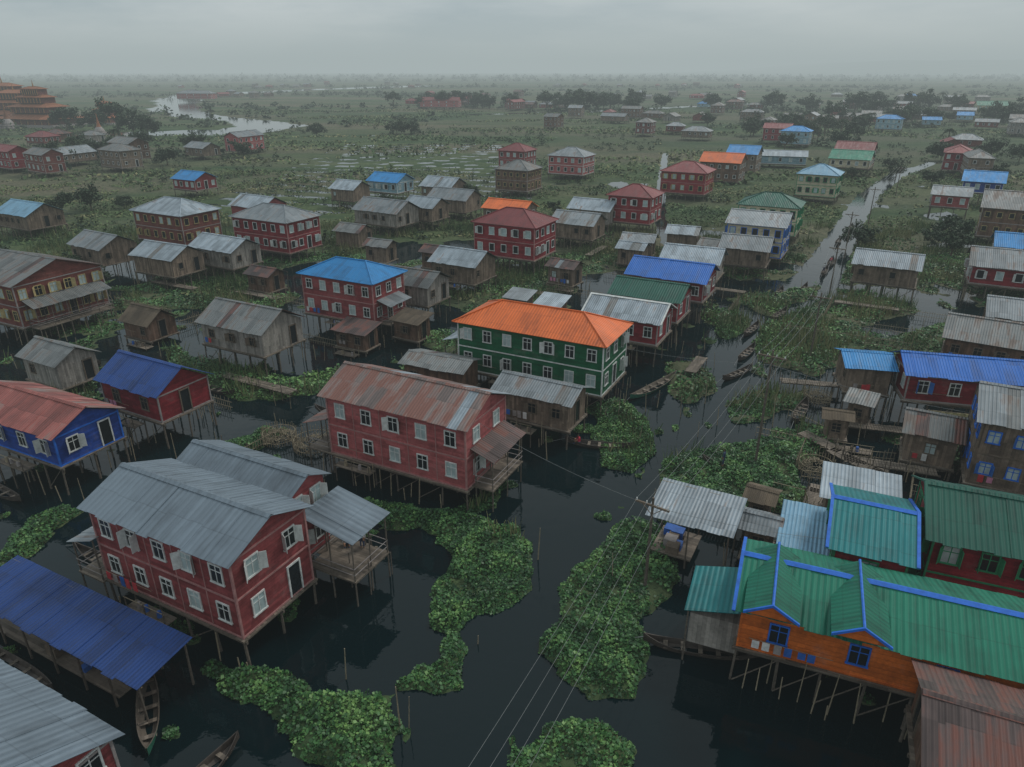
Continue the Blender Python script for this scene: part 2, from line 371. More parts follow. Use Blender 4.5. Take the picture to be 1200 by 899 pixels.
# ------------------------------------------------------------------ houses (metres, world)
H=house
h1=H('red_stilt_house',-18.2,34.4,12.0,6.4,-27,7,2,'gable','r_slate','w_red','t_red','t_white',win=2.0,op=.4,pitch=.40,shut='t_white',batt=True,
  ext=((4.2,8.2,3.5,7.2,5.6,4.8,'x','r_slate'),(-8.0,-5.4,-3.3,2.6,4.1,5.0,'x','r_gray')))
def wing(parent,x0,x1,y0,y1,z,rh,rk,wk,fz,ym=None,wins=True,fk='t_white'):
    mb=MB(); gable_roof(mb,x0,x1,y0,y1,z,rh,rk,True,None,ym); mb.build('wing_roof',parent)
    mb=MB(); o=.4; mb.box(x0+o,x1-o,y0,y1-o,fz,z+.03,wk); ymm=(y0+y1)/2
    for x,s in ((x0+o,-1),(x1-o,1)):
        P=[(x,y0+o,z+.03),(x,y1-o,z+.03),(x,ymm,z+rh*.9)]; P=P if s>0 else P[::-1]
        mb.face(P,wk,[(p[1],p[2]) for p in P])
    mb.build('wing_walls',parent)
    mb=MB()
    for zz in ((fz+1.4,) if z-fz<4 else (fz+1.4,fz+3.95)):
        n=max(1,int((y1-y0)/2))
        for i in range(n): window(mb,(x1-o,y0+.4+(y1-y0-.8)*(i+.5)/n,zz),(0,1,0),(1,0,0),.8,1.1,fk,.4,fk)
    if mb.f: mb.build('wing_windows',parent)
    mb=MB()
    for i in range(int((x1-x0)/2)+1):
        for j in range(3):
            x=x0+o+(x1-x0-2*o)*i/int((x1-x0)/2); mb.pole((x,y0+.2+(y1-y0-.8)*j/2,-1.2),(x,y0+.2+(y1-y0-.8)*j/2,fz),.09,'stilt')
    mb.build('wing_stilts',parent)
wing(h1,-5.6,4.2,2.76,6.8,6.75,.95,'r_slate','w_red',1.9)
h2=H('faded_red_stilt_house',-7.5,49.8,13.4,7.0,-27,7,2,'gable','r_rust','w_pink','t_red','t_white',win=2.1,op=.25,pitch=.44,batt=True,
  ext=((-8.8,-6.25,-3.4,2.0,4.1,5.0,'x','r_rust'),(6.25,8.2,-2.4,2.8,5.0,4.3,'x','r_dkrust')))
h3=H('green_stilt_house',3.0,67.0,16.4,7.6,-27,7,2,'hip','r_orange','w_green','t_white','t_white',win=2.2,op=.1,pitch=.45,cap='r_orange',
  ext=((-10.4,-7.7,-2.4,2.4,4.2,5.0,'x','r_light'),))
H('red_stilt_house',-19.9,86.3,11.7,7.2,-27,7,2,'hip','r_skyblue','w_red','t_red','t_white',win=1.8,op=.1,ext=((5.4,7.4,-2.5,2.0,4.8,4.2,'x','r_gray'),))
H('crimson_stilt_house',-31.9,57.9,8.4,6.0,-28,5,1,'gable','r_dblue','w_crimson','t_gray','t_wood',win=2.6,op=.2,pitch=.6)
H('blue_stilt_house',-38.0,51.4,12,6.2,-26,5,1,'gable','r_redrust','w_blue','t_blue','t_white',win=2.6)
def shed(name,cx,cy,L,W,ang,z,rise,rk):
    e=empty(name,cx,cy,0,ang); mb=MB(); sheet_slope(mb,-L/2,L/2,(-W/2,z),(W/2,z+rise),rk,True); mb.build('roof',e)
    mb=MB(); n=int(L/2.2)
    for i in range(n+1):
        for s in (0,1):
            x=-L/2+.3+(L-.6)*i/n; mb.pole((x+rng.uniform(-.1,.1),(-W/2+.3) if s==0 else W/2-.3,-1.2),(x,(-W/2+.3) if s==0 else W/2-.3,z+(rise if s else 0)-.05),.07,'stilt')
    for s in (0,1): mb.pole((-L/2,(-W/2+.3) if s==0 else W/2-.3,z-.08+rise*s),(L/2,(-W/2+.3) if s==0 else W/2-.3,z-.08+rise*s),.05,'bamboo')
    mb.build('posts',e); mb=MB(); mb.box(-L/2+.4,L/2-2.5,-W/2+.4,W/2-.4,.55,.65,'deck')
    for i in range(9): 
        x=rng.uniform(-L/2+1,L/2-3.5);y=rng.uniform(-W/2+.8,W/2-.8); s=rng.uniform(.2,.45); mb.box(x-s,x+s,y-s,y+s,.652,.652+s*1.4,rng.choice(['t_wood','bamboo','tarp','t_gray']))
    mb.build('platform',e); return e
shed('boat_shed',-24.0,30.1,15,3.4,-27,2.7,.45,'r_dblue')
H('grey_roofed_stilt_house',-22.6,19.4,11,8.5,-27,5.2,2,'gable','r_slate','w_red','t_gray','t_white',ext=((5.0,8.2,-3.4,2.2,4.3,3.4,'x','r_maroon'),),op=.1)
H('red_brown_stilt_house',-61.0,87.5,13,12,-27,7,2,'gable','r_gray2','w_redbrown','t_gray','t_yellow',win=1.7,pitch=.35,near=True,ext=((6.0,8.2,-5,5,5.2,4.4,'x','r_gray2'),))
H('grey_wooden_barn',-28.6,73.8,9.8,6.8,-27,5,1,'gable','r_gray2','w_gwood','t_wood','t_wood',pitch=.55,bands=False,win=2.4)
H('thatched_hut',-43.8,81.3,5.4,4.6,-28,2.6,1,'gable','r_thatch','w_brown','t_wood','t_wood',pitch=.7,bands=False)
H('grey_wooden_barn',-45.8,66.6,6.6,4.9,-28,3.8,1,'gable','r_gray2','w_gwood','t_wood','t_wood',pitch=.55,bands=False)
H('red_stilt_house',-60.8,129.8,13.4,9,-28,7,2,'hip','r_light','w_redbrown','t_gray','t_yellow',win=2)
H('red_stilt_house',-40.9,123.7,13.4,8.6,-28,7,2,'hip','r_gray','w_crimson','t_red','t_white',win=1.9)
H('red_stilt_house',-81.4,187.2,9.0,7.5,-28,4.8,1,'gable','r_skyblue','w_crimson','t_gray','t_white')
W1=[(-52.4,149.0,10,7.5,'r_light','w_red'),(-94.9,141.2,11,8,'r_ltblue','w_wood'),(-65.6,113.1,9,7,'r_gray','w_wood'),
 (-52.2,106.2,9.2,6.6,'r_light','w_wood'),(-45.3,109.2+2,10,6.6,'r_light','w_gwood'),(-38.3,172.1,7.5,7,'r_light','w_wood'),
 (-25.2,144.0,11.5,8,'r_gray','w_gwood'),(-17.7,148.5,8,6.8,'r_light','w_wood'),(-12.6,158.5,10.3,7.5,'r_gray','w_wood'),
 (-16.5,176.2,9.2,8,'r_light','w_wood'),(-7.1,102.2,8.2,6.8,'r_light','w_wood'),(-13.6,92.0,9.8,6,'r_gray2','w_gwood'),
 (12.2,131.3,9,7,'r_gray','w_wood'),(16.7,145.5,9.4,7,'r_light','w_gwood'),(37.2,111.5,7.8,6.6,'r_gray','w_wood'),(27.0,103.8,8.9,6.8,'r_light','w_gwood')]
for a in W1: H('wooden_stilt_house',a[0],a[1],a[2],a[3],-28+rng.uniform(-3,3),4.6,1,'gable',a[4],a[5],'t_wood','t_wood',bands=False,pitch=.5,near=True)
H('wooden_shed',-18,84-6.5,5,3.4,-26,2.6,1,'mono','r_dkrust','w_brown','t_wood','t_wood',bands=False); H('wooden_shed',-12,80.5,4.4,3.4,-30,2.8,1,'mono','r_thatch','w_brown','t_wood','t_wood',bands=False)
H('thatched_hut',-12,113,5,4,-28,3.4,1,'gable','r_dkrust','w_brown','t_wood','t_wood',bands=False); H('thatched_hut',-36,101,5,4,-28,3,1,'gable','r_dkrust','w_brown','t_wood','t_wood',bands=False)
for (x,y,L_,W_,rk_) in [(-22,118,5,4,'r_gray2'),(20,116,5,4,'r_light'),(22,122,6,4.5,'r_gray'),(31,128,6,5,'r_light'),(-29,130,6,5,'r_gray2'),(-3,128,6,4.6,'r_dkrust'),(34,118,5,4,'r_gray2'),(-70,98,6,5,'r_gray2'),(8,104,5,4,'r_dkrust')]:
    H('wooden_shed',x,y,L_,W_,-28+rng.uniform(-8,8),3.3,1,'gable',rk_,'w_wood','t_wood','t_wood',bands=False,near=True)
H('light_blue_stilt_house',-30.0,180.5,9.6,7.7,-28,5.2,1,'gable','r_skyblue','w_ltblue','t_white','t_white')
H('orange_roofed_stilt_house',-.4,145.9,10,6.6,-28,4.6,1,'gable','r_orange','w_wood','t_wood','t_white')
H('red_stilt_house',.5,114.3,11.6,8.6,-28,8,2,'hip','r_maroon','w_crimson','t_red','t_white',win=1.9)
H('brick_coloured_stilt_house',1.7,189.2,10,9,-28,7,2,'hip','r_gray2','w_brown','t_gray','t_yellow',win=1.8)
H('white_trimmed_stilt_house',17.8,220.4,12,9.5,-28,7,2,'hip','r_gray','w_pink','t_white','t_white',win=1.6)
H('red_stilt_house',1.7,234.9,10,9,-28,7,2,'hip','r_maroon','w_red','t_gray','t_white')
H('maroon_stilt_house',24.8,145.1,9.6,8.2,-28,7.4,2,'hip','r_maroon','w_crimson','t_red','t_white',win=1.9)
H('red_stilt_house',44.4,184.9,12,9.5,-28,7,2,'hip','r_maroon','w_crimson','t_red','t_yellow')
H('orange_roofed_stilt_house',61.4,214.1,12,10,-28,6,2,'gable','r_orange','w_brown','t_wood','t_white')
H('blue_roofed_stilt_house',74.2,236.2,10,10,-28,6,2,'gable','r_skyblue','w_wood','t_wood','t_white')
H('yellow_stilt_house',49.2,136.6,11.5,8.6,-27,7,2,'hip','r_dgreen','w_cream','t_green','t_green',win=1.6)
H('cream_stilt_house',42.1,121.0,10,8.6,-28,6.6,2,'gable','r_gray','w_cream','t_blue','t_blue',win=1.7,shut='blueshut',pitch=.4)
H('cream_stilt_house',75.8,180.0,10,9,-30,7,2,'hip','r_ltblue','w_cream','t_green','t_green',win=1.8)
H('red_stilt_house',112.4,242.7,12,10,-32,6.5,2,'gable','r_maroon','w_red','t_gray','t_white')
H('green_roofed_stilt_house',104.1,226.4,12,10,-32,5.5,1,'gable','r_green','w_cream','t_wood','t_white')
H('long_white_shed',90,248,17,7,-18,4,1,'gable','r_light','w_ltblue','t_white','t_white')
H('blue_roofed_stilt_house',21.5,92.8,11,7.6,-28,5.2,1,'gable','r_blue','w_crimson','t_gray','t_white',near=True)
H('green_roofed_stilt_house',17.2,84.4,9.2,6.6,-28,5,1,'gable','r_dgreen','w_crimson','t_gray','t_white',near=True)
H('red_stilt_house',13.3,76.8,9.2,6.6,-27,5,1,'gable','r_light','w_crimson','t_gray','t_white',near=True,cap='t_white')
H('wooden_shed',5.0,84.8,3.8,3.6,-27,3.5,1,'mono','r_light','w_wood','t_wood','t_wood',bands=False)
H('wooden_shed',1.0,87.5,3.6,3.2,-27,3.5,1,'mono','r_gray','w_wood','t_wood','t_wood',bands=False)
H('wooden_shed',-7.0,64.6,7.2,4.4,-24,3.8,1,'gable','r_gray2','w_brown','t_wood','t_wood',bands=False,pitch=.3)
H('wooden_stilt_house',2.6,57.0,7.8,4.6,-28,4.3,1,'gable','r_gray','w_wood','t_wood','t_wood',bands=False,pitch=.4)
# right bank
H('wooden_stilt_house',54.6,101.2,9,7,-30,4.5,1,'gable','r_light','w_wood','t_wood','t_wood',bands=False,near=True)
H('brown_stilt_house',92.5,131.2,12,11,-32,7.4,2,'gable','r_gray2','w_brown','t_gray','t_yellow',win=1.8)
H('red_stilt_house',70.4,98.7,10,8.6,-28,5,1,'gable','r_gray','w_crimson','t_gray','t_white',near=True)
H('blue_roofed_stilt_house',77.0,106,8,7,-28,6,1,'gable','r_skyblue','w_wood','t_wood','t_white',near=True)
H('wooden_stilt_house',51.2,71.1,9,7.5,-33,4.2,1,'gable','r_gray2','w_brown','t_wood','t_wood',bands=False)
H('wooden_stilt_house',59,77,9,7,-28,4.6,1,'gable','r_gray','w_wood','t_wood','t_wood',bands=False,near=True)
H('crimson_stilt_house',41.4,59.8,11.2,6.0,-14,5,1,'gable','r_blue','w_crimson','t_gray','t_white',win=2.1,shut='blueshut',pitch=.42,near=True)
H('wooden_stilt_house',33.9,63.1,4.6,5.4,-12,4.6,1,'gable','r_skyblue','w_wood','t_wood','t_wood',bands=False,pitch=.3)
H('brown_stilt_house',39.4,46.5,9.6,8.0,-28,7,2,'gable','r_gray','w_wood','t_wood','t_blue',win=1.7,shut='blueshut',op=.3,pitch=.4)
H('wooden_shed',34.2,51.2,4.4,5.0,-28,3.6,1,'gable','r_gray2','w_wood','t_wood','t_wood',bands=False)
H('wooden_shed',23.9,41.5,5,4,-24,3.5,1,'mono','r_light','w_wood','t_wood','t_wood',bands=False)
H('bamboo_hut',28.3,55.2,2.6,2.4,-20,2.6,1,'gable','r_thatch','w_wood','t_wood','t_wood',bands=False,pitch=.4)
H('bamboo_hut',31.5,57.8,2.6,2.6,-35,2.8,1,'mono','r_gray2','w_wood','t_wood','t_wood',bands=False,pitch=.4)
H('teal_roofed_stilt_house',21.4,35.3,4.6,7.4,-24,5.3,1,'gable','r_teal','w_crimson','t_green','t_green',pitch=.35,cap='t_blue')
H('green_roofed_stilt_house',30.8,34.4,12.5,7.6,-22,5.5,2,'gable','r_dgreen','w_crimson','t_green','t_green',win=1.7,op=.7,shut='t_green',cap='r_dgreen')
h69=H('orange_stilt_house',21.5,27.6,19.5,6.6,-22,4.9,1,'gable','r_green','w_orange','w_orange','t_blue',win=3.6,pitch=.4,cap='t_blue',op=.1)
H('rusty_roofed_stilt_house',22.3,20.2,10.5,6.2,-24,4.7,1,'gable','r_dkrust','w_brown','t_wood','t_wood',bands=False,pitch=.35)
shed('jetty_shed',12.1,39.2,5.6,3.9,-28,3.5,.7,'r_light')
H('wooden_shed',16.3,38.6,2.6,2.8,-26,3,1,'gable','r_gray','w_wood','t_wood','t_wood',bands=False)
H('wooden_shed',18.6,37.4,3.0,4.4,-24,3,1,'mono','r_ltblue','w_wood','t_wood','t_wood',bands=False)
H('bamboo_hut',17.4,41.9,2.2,2.6,-30,3,1,'gable','r_thatch','w_wood','t_wood','t_wood',bands=False,pitch=.4)
H('blue_stilt_house',112.9,174.7,9,9,-32,6,1,'gable','r_skyblue','w_blue','t_white','t_white')
H('red_stilt_house',97.5,160.6,8,7,-32,5,1,'gable','r_gray','w_red','t_gray','t_white')
mb=MB()
for xc,w in ((-8.0,2.6),(-4.0,2.6)):
    zr=4.92+6.6/2*.4+.25; y0=-4.2
    for s in (-1,1):
        p=[(xc+s*w/2,y0,zr-.75),(xc+s*w/2,1.2,zr-.75),(xc,1.2,zr),(xc,y0,zr)]
        if s<0: p=[p[1],p[0],p[3],p[2]]
        mb.slab(p,.04,'r_green')
        mb.obox((xc+s*w/4,y0,zr-.33),Vector((s*w/4,0,-.375)),(0,.05,0),(0,0,.07),'t_blue')
    mb.pole((xc,y0,zr+.04),(xc,1.2,zr+.04),.07,'t_blue',6,.07)
    mb.face([(xc-w/2,y0+.12,zr-.8),(xc+w/2,y0+.12,zr-.8),(xc,y0+.12,zr-.03)],'w_orange',[(0,0),(w,0),(w/2,.7)])
mb.build('cross_gables',h69)
mb=MB(); mb.slab([(-12.2,-2.6,3.6),(-9.3,-2.6,4.3),(-9.3,1.4,4.3),(-12.2,1.4,3.6)],.04,'r_teal'); 
for y in (-2.4,1.2): mb.pole((-12,y,-1),(-12,y,3.6),.06,'stilt')
mb.box(-11.9,-9.32,-2.2,1.0,1.2,3.2,'w_gwood')
mb.build('side_annex',h69)

# far and scattered village
FARC=[('r_gray','w_wood'),('r_gray2','w_brown'),('r_gray2','w_wood'),('r_maroon','w_crimson'),('r_gray','w_redbrown'),('r_gray','w_pink'),('r_skyblue','w_ltblue'),('r_gray','w_wood'),('r_maroon','w_redbrown'),('r_gray2','w_gwood'),('r_dkrust','w_brown'),('r_gray2','w_redbrown')]
far=[(-73,687),(-38,690),(3,613),(23,415),(63,463),(66,371),(83,381),(86,348),(147,463),(146,428),(207,463),(359,613),(322,504),(238,428),(199,397),(250,371),(170,428),(150,553),(146,825),(-143,226),(-126,238),(-113,271),(-104,290),(-150,252),(-160,236),(-135,262)]
for (cx,cy,rx,ry,n) in [(-55,690,50,18,8),(20,640,50,18,7),(75,500,30,25,5),(165,450,40,30,9),(245,480,50,35,10),(330,560,45,35,8),(200,630,70,22,9),(280,390,30,20,5),(-330,900,90,50,7),(-165,285,22,20,5),(150,900,150,40,10),(150,225,22,20,5),(195,285,20,25,6),(130,330,20,20,3),(400,760,60,40,5),(-190,330,30,15,4),(-60,900,60,30,5),(-420,1400,200,80,8),(100,1500,400,90,14)]:
    for i in range(n):
        u_=rng.gauss(0,rx*.6); far.append((cx+u_,cy+rng.gauss(0,ry*.5)-u_*.25))
placed=[]
for (x,y) in far:
    if any(math.hypot(x-a,y-b)<13 for a,b in placed): continue
    placed.append((x,y)); rk,wk=rng.choice(FARC); st=2 if rng.random()<.45 else 1
    L=rng.uniform(9,14)*(1.25 if rng.random()<.2 else 1); hh=6.8 if st==2 else 4.4
    H('distant_stilt_house',x,y,L,rng.uniform(6.5,9),-28+rng.choice((0,0,0,90))+rng.uniform(-8,8),hh,st,rng.choice(('hip','gable')),rk,wk,'t_gray' if st==2 else 't_wood','t_white',bands=(st==2),win=2.4,near=False)
H('long_red_hall',-60,640,34,11,-12,7,2,'gable','r_maroon','w_pink','t_gray','t_white',win=3)
H('long_pink_hall',-330,800,40,12,-10,8,2,'hip','r_gray','w_pink','t_white','t_white',win=4)
H('white_hall',315,500,18,11,-20,9,2,'gable','r_green','w_cream','t_white','t_green',win=3)

# monastery with tiered roofs, stupa
def monastery(cx,cy,ang,w,d,tiers,s=1.0):
    e=empty('monastery',cx,cy,0,ang); mb=MB(); z=1.5*s
    mb.box(-w,w,-d,d,.3,z,'t_gray')
    for i in range(tiers):
        mb.box(-w*.86,w*.86,-d*.86,d*.86,z,z+2.6*s,'w_redbrown'); 
        n=8
        for q in range(n):
            x=-w*.8+w*1.6*q/(n-1); mb.box(x-.2*s,x+.2*s,-d*.9,-d*.86,z,z+2.5*s,'gold'); mb.box(x-1.1*s,x-.4*s,-d*.87,-d*.865,z+.3*s,z+1.8*s,'dark')
        rh=min(w,d)*.34
        hip_roof(mb,-w,w,-d,d,z+2.4*s,rh,'r_temple'); z+=2.4*s+rh*.7; w*=.68; d*=.66
    mb.pole((0,0,z-1.5*s),(0,0,z+3*s),.5*s,'gold',8,.05)
    mb.build('tiers',e)
monastery(-272,436,-15,21,13,4,1.25); monastery(-306,470,-15,22,13,3,1.4); monastery(-242,452,-15,9,7,3,1.1); monastery(-345,520,-15,26,14,3,1.7)
def stupa(cx,cy,s):
    e=empty('stupa',cx,cy); mb=MB(); prof=[(5,0),(5,1.2),(4,1.3),(4,2.4),(3.1,2.5),(3,3.4),(2.3,4.6),(1.5,5.6),(1.0,6.6),(.8,7.6),(.5,9),(.3,10.5),(.08,13.5)]
    for (a,b),(c,d) in zip(prof,prof[1:]):
        mb.pole((0,0,b*s),(0,0,d*s+.001),a*s,'r_temple' if b>5 else 't_gray',14,c*s)
    mb.build('bell_and_spire',e,False)
stupa(-204,371,.8); stupa(-335,440,.9); stupa(-278,415,1.0)

# ------------------------------------------------------------------ terrain
def h2d(ix,iy,s):
    n=(ix.astype(np.int64)*374761393+iy.astype(np.int64)*668265263+s*1274126177)&0xffffffff
    n=((n^(n>>13))*1274126177)&0xffffffff
    return ((n^(n>>16))&0xffff)/65535.0
def vn(x,y,s):
    ix=np.floor(x);iy=np.floor(y);fx=x-ix;fy=y-iy;fx=fx*fx*(3-2*fx);fy=fy*fy*(3-2*fy)
    a=h2d(ix,iy,s);b=h2d(ix+1,iy,s);c=h2d(ix,iy+1,s);d=h2d(ix+1,iy+1,s)
    return (a*(1-fx)+b*fx)*(1-fy)+(c*(1-fx)+d*fx)*fy
def fbm(x,y,sc,o=4,s=1):
    r=0;a=.5;t=0
    for i in range(o):
        r=r+a*vn(x/sc+17*i,y/sc-9*i,s+i);t+=a;a*=.55;sc/=2.03
    return r/t-.5
mats='''-113,454 -84,454 -37,440 0,418 16,396 12,358 -6,340 -21,332 -33,319 -44,325 -47,357 -36,380 -47,401 -80,424 -110,439
84,430 115,416 110,366 82,334 79,300 63,274 40,272 23,288 22,317 32,357 52,392 71,406
17,255 43,258 58,243 53,223 -4,223 6,245
-113,255 -110,268 -90,277 -67,271 -54,250 -54,227 -84,229 -103,241
-170,295 -151,295 -119,282 -102,268 -117,260 -148,274 -167,285
-42,296 -34,297 -30,290 -34,284 -41,285
74,616 102,636 127,589 123,533 97,497 78,511 77,564
172,736 206,736 218,700 204,656 173,632 163,666
212,636 253,660 301,660 301,636 268,616 232,594 207,589
290,800 320,851 433,960 512,1001 570,903 517,805 420,790 400,750 363,724 321,700 302,724 285,749
129,518 169,533 230,564 283,580 285,548 227,491 233,454 220,437 177,443 127,443 115,416 108,443
255,921 302,921 314,885 288,835 260,811 259,868
-417,790 -326,736 -226,689 -189,724 -189,666 -227,632 -283,646 -367,700
-353,401 -349,443 -323,443 -329,392 -346,374
-256,540 -228,580 -210,572 -225,525
-132,868 -41,805 -58,749 -112,790
375,1001 468,1046 429,980 342,903 307,980
-520,660 -470,690 -430,620 -500,600
-120,720 -60,740 -40,700 -110,690
330,560 420,570 430,500 350,500
-560,1010 -300,1000 -330,930 -560,930
-250,1010 60,1020 40,960 -240,950'''
mats=[np.array([[float(q)/10 for q in p.split(',')] for p in l.split()]) for l in mats.split('\n')]
def polysd(px,py,poly):
    n=len(poly);ins=np.zeros(px.shape,bool);dm=np.full(px.shape,1e9)
    for i in range(n):
        ax,ay=poly[i];bx,by=poly[(i+1)%n];ex,ey=bx-ax,by-ay
        t=np.clip(((px-ax)*ex+(py-ay)*ey)/(ex*ex+ey*ey+1e-9),0,1)
        dm=np.minimum(dm,np.hypot(px-ax-t*ex,py-ay-t*ey))
        c=((ay>py)!=(by>py))&(px<(bx-ax)*(py-ay)/(by-ay+1e-12)+ax); ins^=c
    return np.where(ins,dm,-dm)
def pathd(x,y,path):
    d=np.full(x.shape,-1e9)
    for (ax,ay,aw),(bx,by,bw) in zip(path,path[1:]):
        ex,ey=bx-ax,by-ay;t=np.clip(((x-ax)*ex+(y-ay)*ey)/(ex*ex+ey*ey),0,1)
        d=np.maximum(d,(aw+(bw-aw)*t)-np.hypot(x-ax-t*ex,y-ay-t*ey))
    return d
CH=[(-4,12,14),(4,40,12),(12,56,6.5),(23,74,4.5),(32,86,4.6),(38,94,4.4),(46,105,3.5),(60,130,2.9),(76,159,2.5),(93,189,2.4),(119,227,2.2),(150,262,1.6)]
CH2=[(38,96,2),(31,112,2),(30,135,1.6),(33,160,1.3),(44,215,1.1),(60,290,1)]
CH3=[(38,96,2),(5,98,3),(-25,100,4),(-50,96,5),(-90,100,5)]
CH4=[(46,84,2.2),(56,90,2.2),(66,92,2),(90,100,2)]
RV=[(-230,378,9),(-185,388,16),(-145,400,20),(-140,440,18),(-178,495,10),(-225,540,14),(-285,640,17),(-325,740,18),(-370,850,22),(-420,1030,30),(-340,1300,30),(-200,1600,40)]
RV2=[(-30,560,4),(60,600,5),(200,720,5),(260,760,6)]
def land(x,y):
    n=fbm(x,y,16,5,3); 
    b=np.interp(y,[0,55,75,95,120,160,260,1000,9000],[-1.3,-1.0,-.52,-.16,.10,.38,.55,.7,.9])
    cc=np.interp(y,[60,74,94,130,189,227],[16,23,38,60,93,119])
    b=b+np.where((x>cc+5)&(y>52)&(y<130),.28,0)+np.where((x<-62)&(y>92),.25,0)
    v=(n*1.7+b)
    g=fbm(x*.35+y*.18,y,11,3,21); v=np.where((y>150)&(y<900),np.minimum(v,(g+.42)*2.4),v)
    row=np.sin((y+x*.35)*2*math.pi/9.0+fbm(x,y,20,2,70)*2.5)
    reg=(y>165)&(y<330)&(x>-75)&(x<5)
    v=np.where(reg,np.minimum(v,row*.9+.62),v)
    jn=fbm(x,y,2.2,4,8)*1.2
    v=np.minimum(v,-(pathd(x,y,CH)+jn*1.3)*.6); v=np.minimum(v,-(pathd(x,y,CH2)+jn)*.6); v=np.minimum(v,-(pathd(x,y,CH3)+jn)*.5)
    far=y>300
    if far.any():
        q=np.full(x.shape,9.0); q[far]=-(pathd(x[far],y[far],RV)+fbm(x[far],y[far],30,3,5)*14)*.3; v=np.minimum(v,q)
        q=np.full(x.shape,9.0); q[far]=-(pathd(x[far],y[far],RV2)+fbm(x[far],y[far],30,3,5)*6)*.3; v=np.minimum(v,q)
    k=(y<100); 
    if k.any(): q=(fbm(x[k],y[k],3.4,3,120)-.235)*5; v[k]=np.maximum(v[k],np.minimum(q,.4))
    for p in mats:
        x0,y0=p.min(0)-2;x1,y1=p.max(0)+2; k=(x>x0)&(x<x1)&(y>y0)&(y<y1)
        if k.any():
            q=polysd(x[k],y[k],p)+jn[k]*2.0+.1; v[k]=np.maximum(v[k],np.clip(q,-1.5,1.2)*.9)
    q=-(pathd(x,y,CH4)+jn)*.6; v=np.minimum(v,q)
    return np.clip(v,-1,1)
def zof(v,x,y): return np.where(v>0,.04+.42*np.minimum(v*1.4,1)*(.6+np.clip(fbm(x,y,2.8,4,31)*2.6,-.45,1.3)),v*1.2)
def axis(lo,hi,st,gr,end):
    a=list(np.arange(lo,hi,st)); s=st
    while a[-1]<end: s*=gr; a.append(a[-1]+s)
    return a
ys=np.array(axis(12,112,.40,1.02,9500)); xr=np.array(axis(0,66,.40,1.03,7500)); xs=np.concatenate([-xr[::-1][:-1],xr])
X,Y=np.meshgrid(xs,ys); V=land(X.ravel(),Y.ravel()).reshape(X.shape); Z=zof(V,X,Y)
Z=Z+np.where(Y>5500,np.exp(-((X-4300)/1500)**2)*110*np.clip((Y-5500)/1500,0,1)*(.6+.8*(fbm(X,Y,900,4,77)+.5)),0)
ny,nx=X.shape
me=D.meshes.new('marsh'); me.vertices.add(nx*ny); me.vertices.foreach_set('co',np.stack([X,Y,Z],-1).astype(np.float32).ravel())
I=np.arange(nx*ny).reshape(ny,nx); F=np.stack([I[:-1,:-1],I[:-1,1:],I[1:,1:],I[1:,:-1]],-1).reshape(-1,4)
me.loops.add(F.size); me.loops.foreach_set('vertex_index',F.ravel().astype(np.int32)); me.polygons.add(len(F))
me.polygons.foreach_set('loop_start',np.arange(0,F.size,4,dtype=np.int32)); me.polygons.foreach_set('loop_total',np.full(len(F),4,dtype=np.int32))
me.polygons.foreach_set('use_smooth',np.ones(len(F),bool)); me.update(calc_edges=True)
o=D.objects.new('marsh_ground',me); COL.objects.link(o)
m,nt,b=newmat('marsh',.9,0,.1); L=nt.links; ge=nd(nt,"ShaderNodeNewGeometry"); P=ge.outputs["Position"]
mp=nd(nt,"ShaderNodeMapping"); mp.inputs["Scale"].default_value=(.35,1,1); mp.inputs["Rotation"].default_value=(0,0,.15); L.new(P,mp.inputs[0])
n1=noise(nt,mp.outputs[0],.013,6,.6); n2=noise(nt,mp.outputs[0],.07,6,.65); n3=noise(nt,P,.9,4,.65); n4=noise(nt,mp.outputs[0],.0026,5,.6)
c=mixc(nt,mrange(nt,n2,.38,.60,0,1),(.032,.066,.027),(.086,.115,.05))
c=mixc(nt,mrange(nt,n1,.44,.58,0,.9),c,(.135,.118,.08))
c=mixc(nt,mrange(nt,n4,.45,.6,0,.7),c,(.05,.075,.045))
c=mixc(nt,mrange(nt,n3,.3,.62,.3,1),(.022,.038,.019),c)
L.new(c,b.inputs["Base Color"]); bp=nd(nt,"ShaderNodeBump"); bp.inputs["Strength"].default_value=.8; bp.inputs["Distance"].default_value=.4; L.new(n3,bp.inputs["Height"]); L.new(bp.outputs[0],b.inputs["Normal"])
me.materials.append(m)
me=D.meshes.new('water'); me.from_pydata([(-9000,-300,0),(9000,-300,0),(9000,9500,0),(-9000,9500,0)],[],[(0,1,2,3)]); o=D.objects.new('water',me); COL.objects.link(o)
m,nt,b=newmat('lake_water',.03,0,.38); b.inputs["IOR"].default_value=1.33; b.inputs["Base Color"].default_value=(.002,.009,.011,1); L=nt.links
ge=nd(nt,"ShaderNodeNewGeometry"); P=ge.outputs["Position"]
w1=noise(nt,P,1.3,3,.5); w2=noise(nt,P,.16,2); bp=nd(nt,"ShaderNodeBump"); bp.inputs["Strength"].default_value=.16; bp.inputs["Distance"].default_value=.08
L.new(mth(nt,'ADD',w1,mth(nt,'MULTIPLY',w2,2)),bp.inputs["Height"]); L.new(bp.outputs[0],b.inputs["Normal"])
L.new(mrange(nt,noise(nt,P,.05,3),.4,.65,.015,.07),b.inputs["Roughness"]); me.materials.append(m)

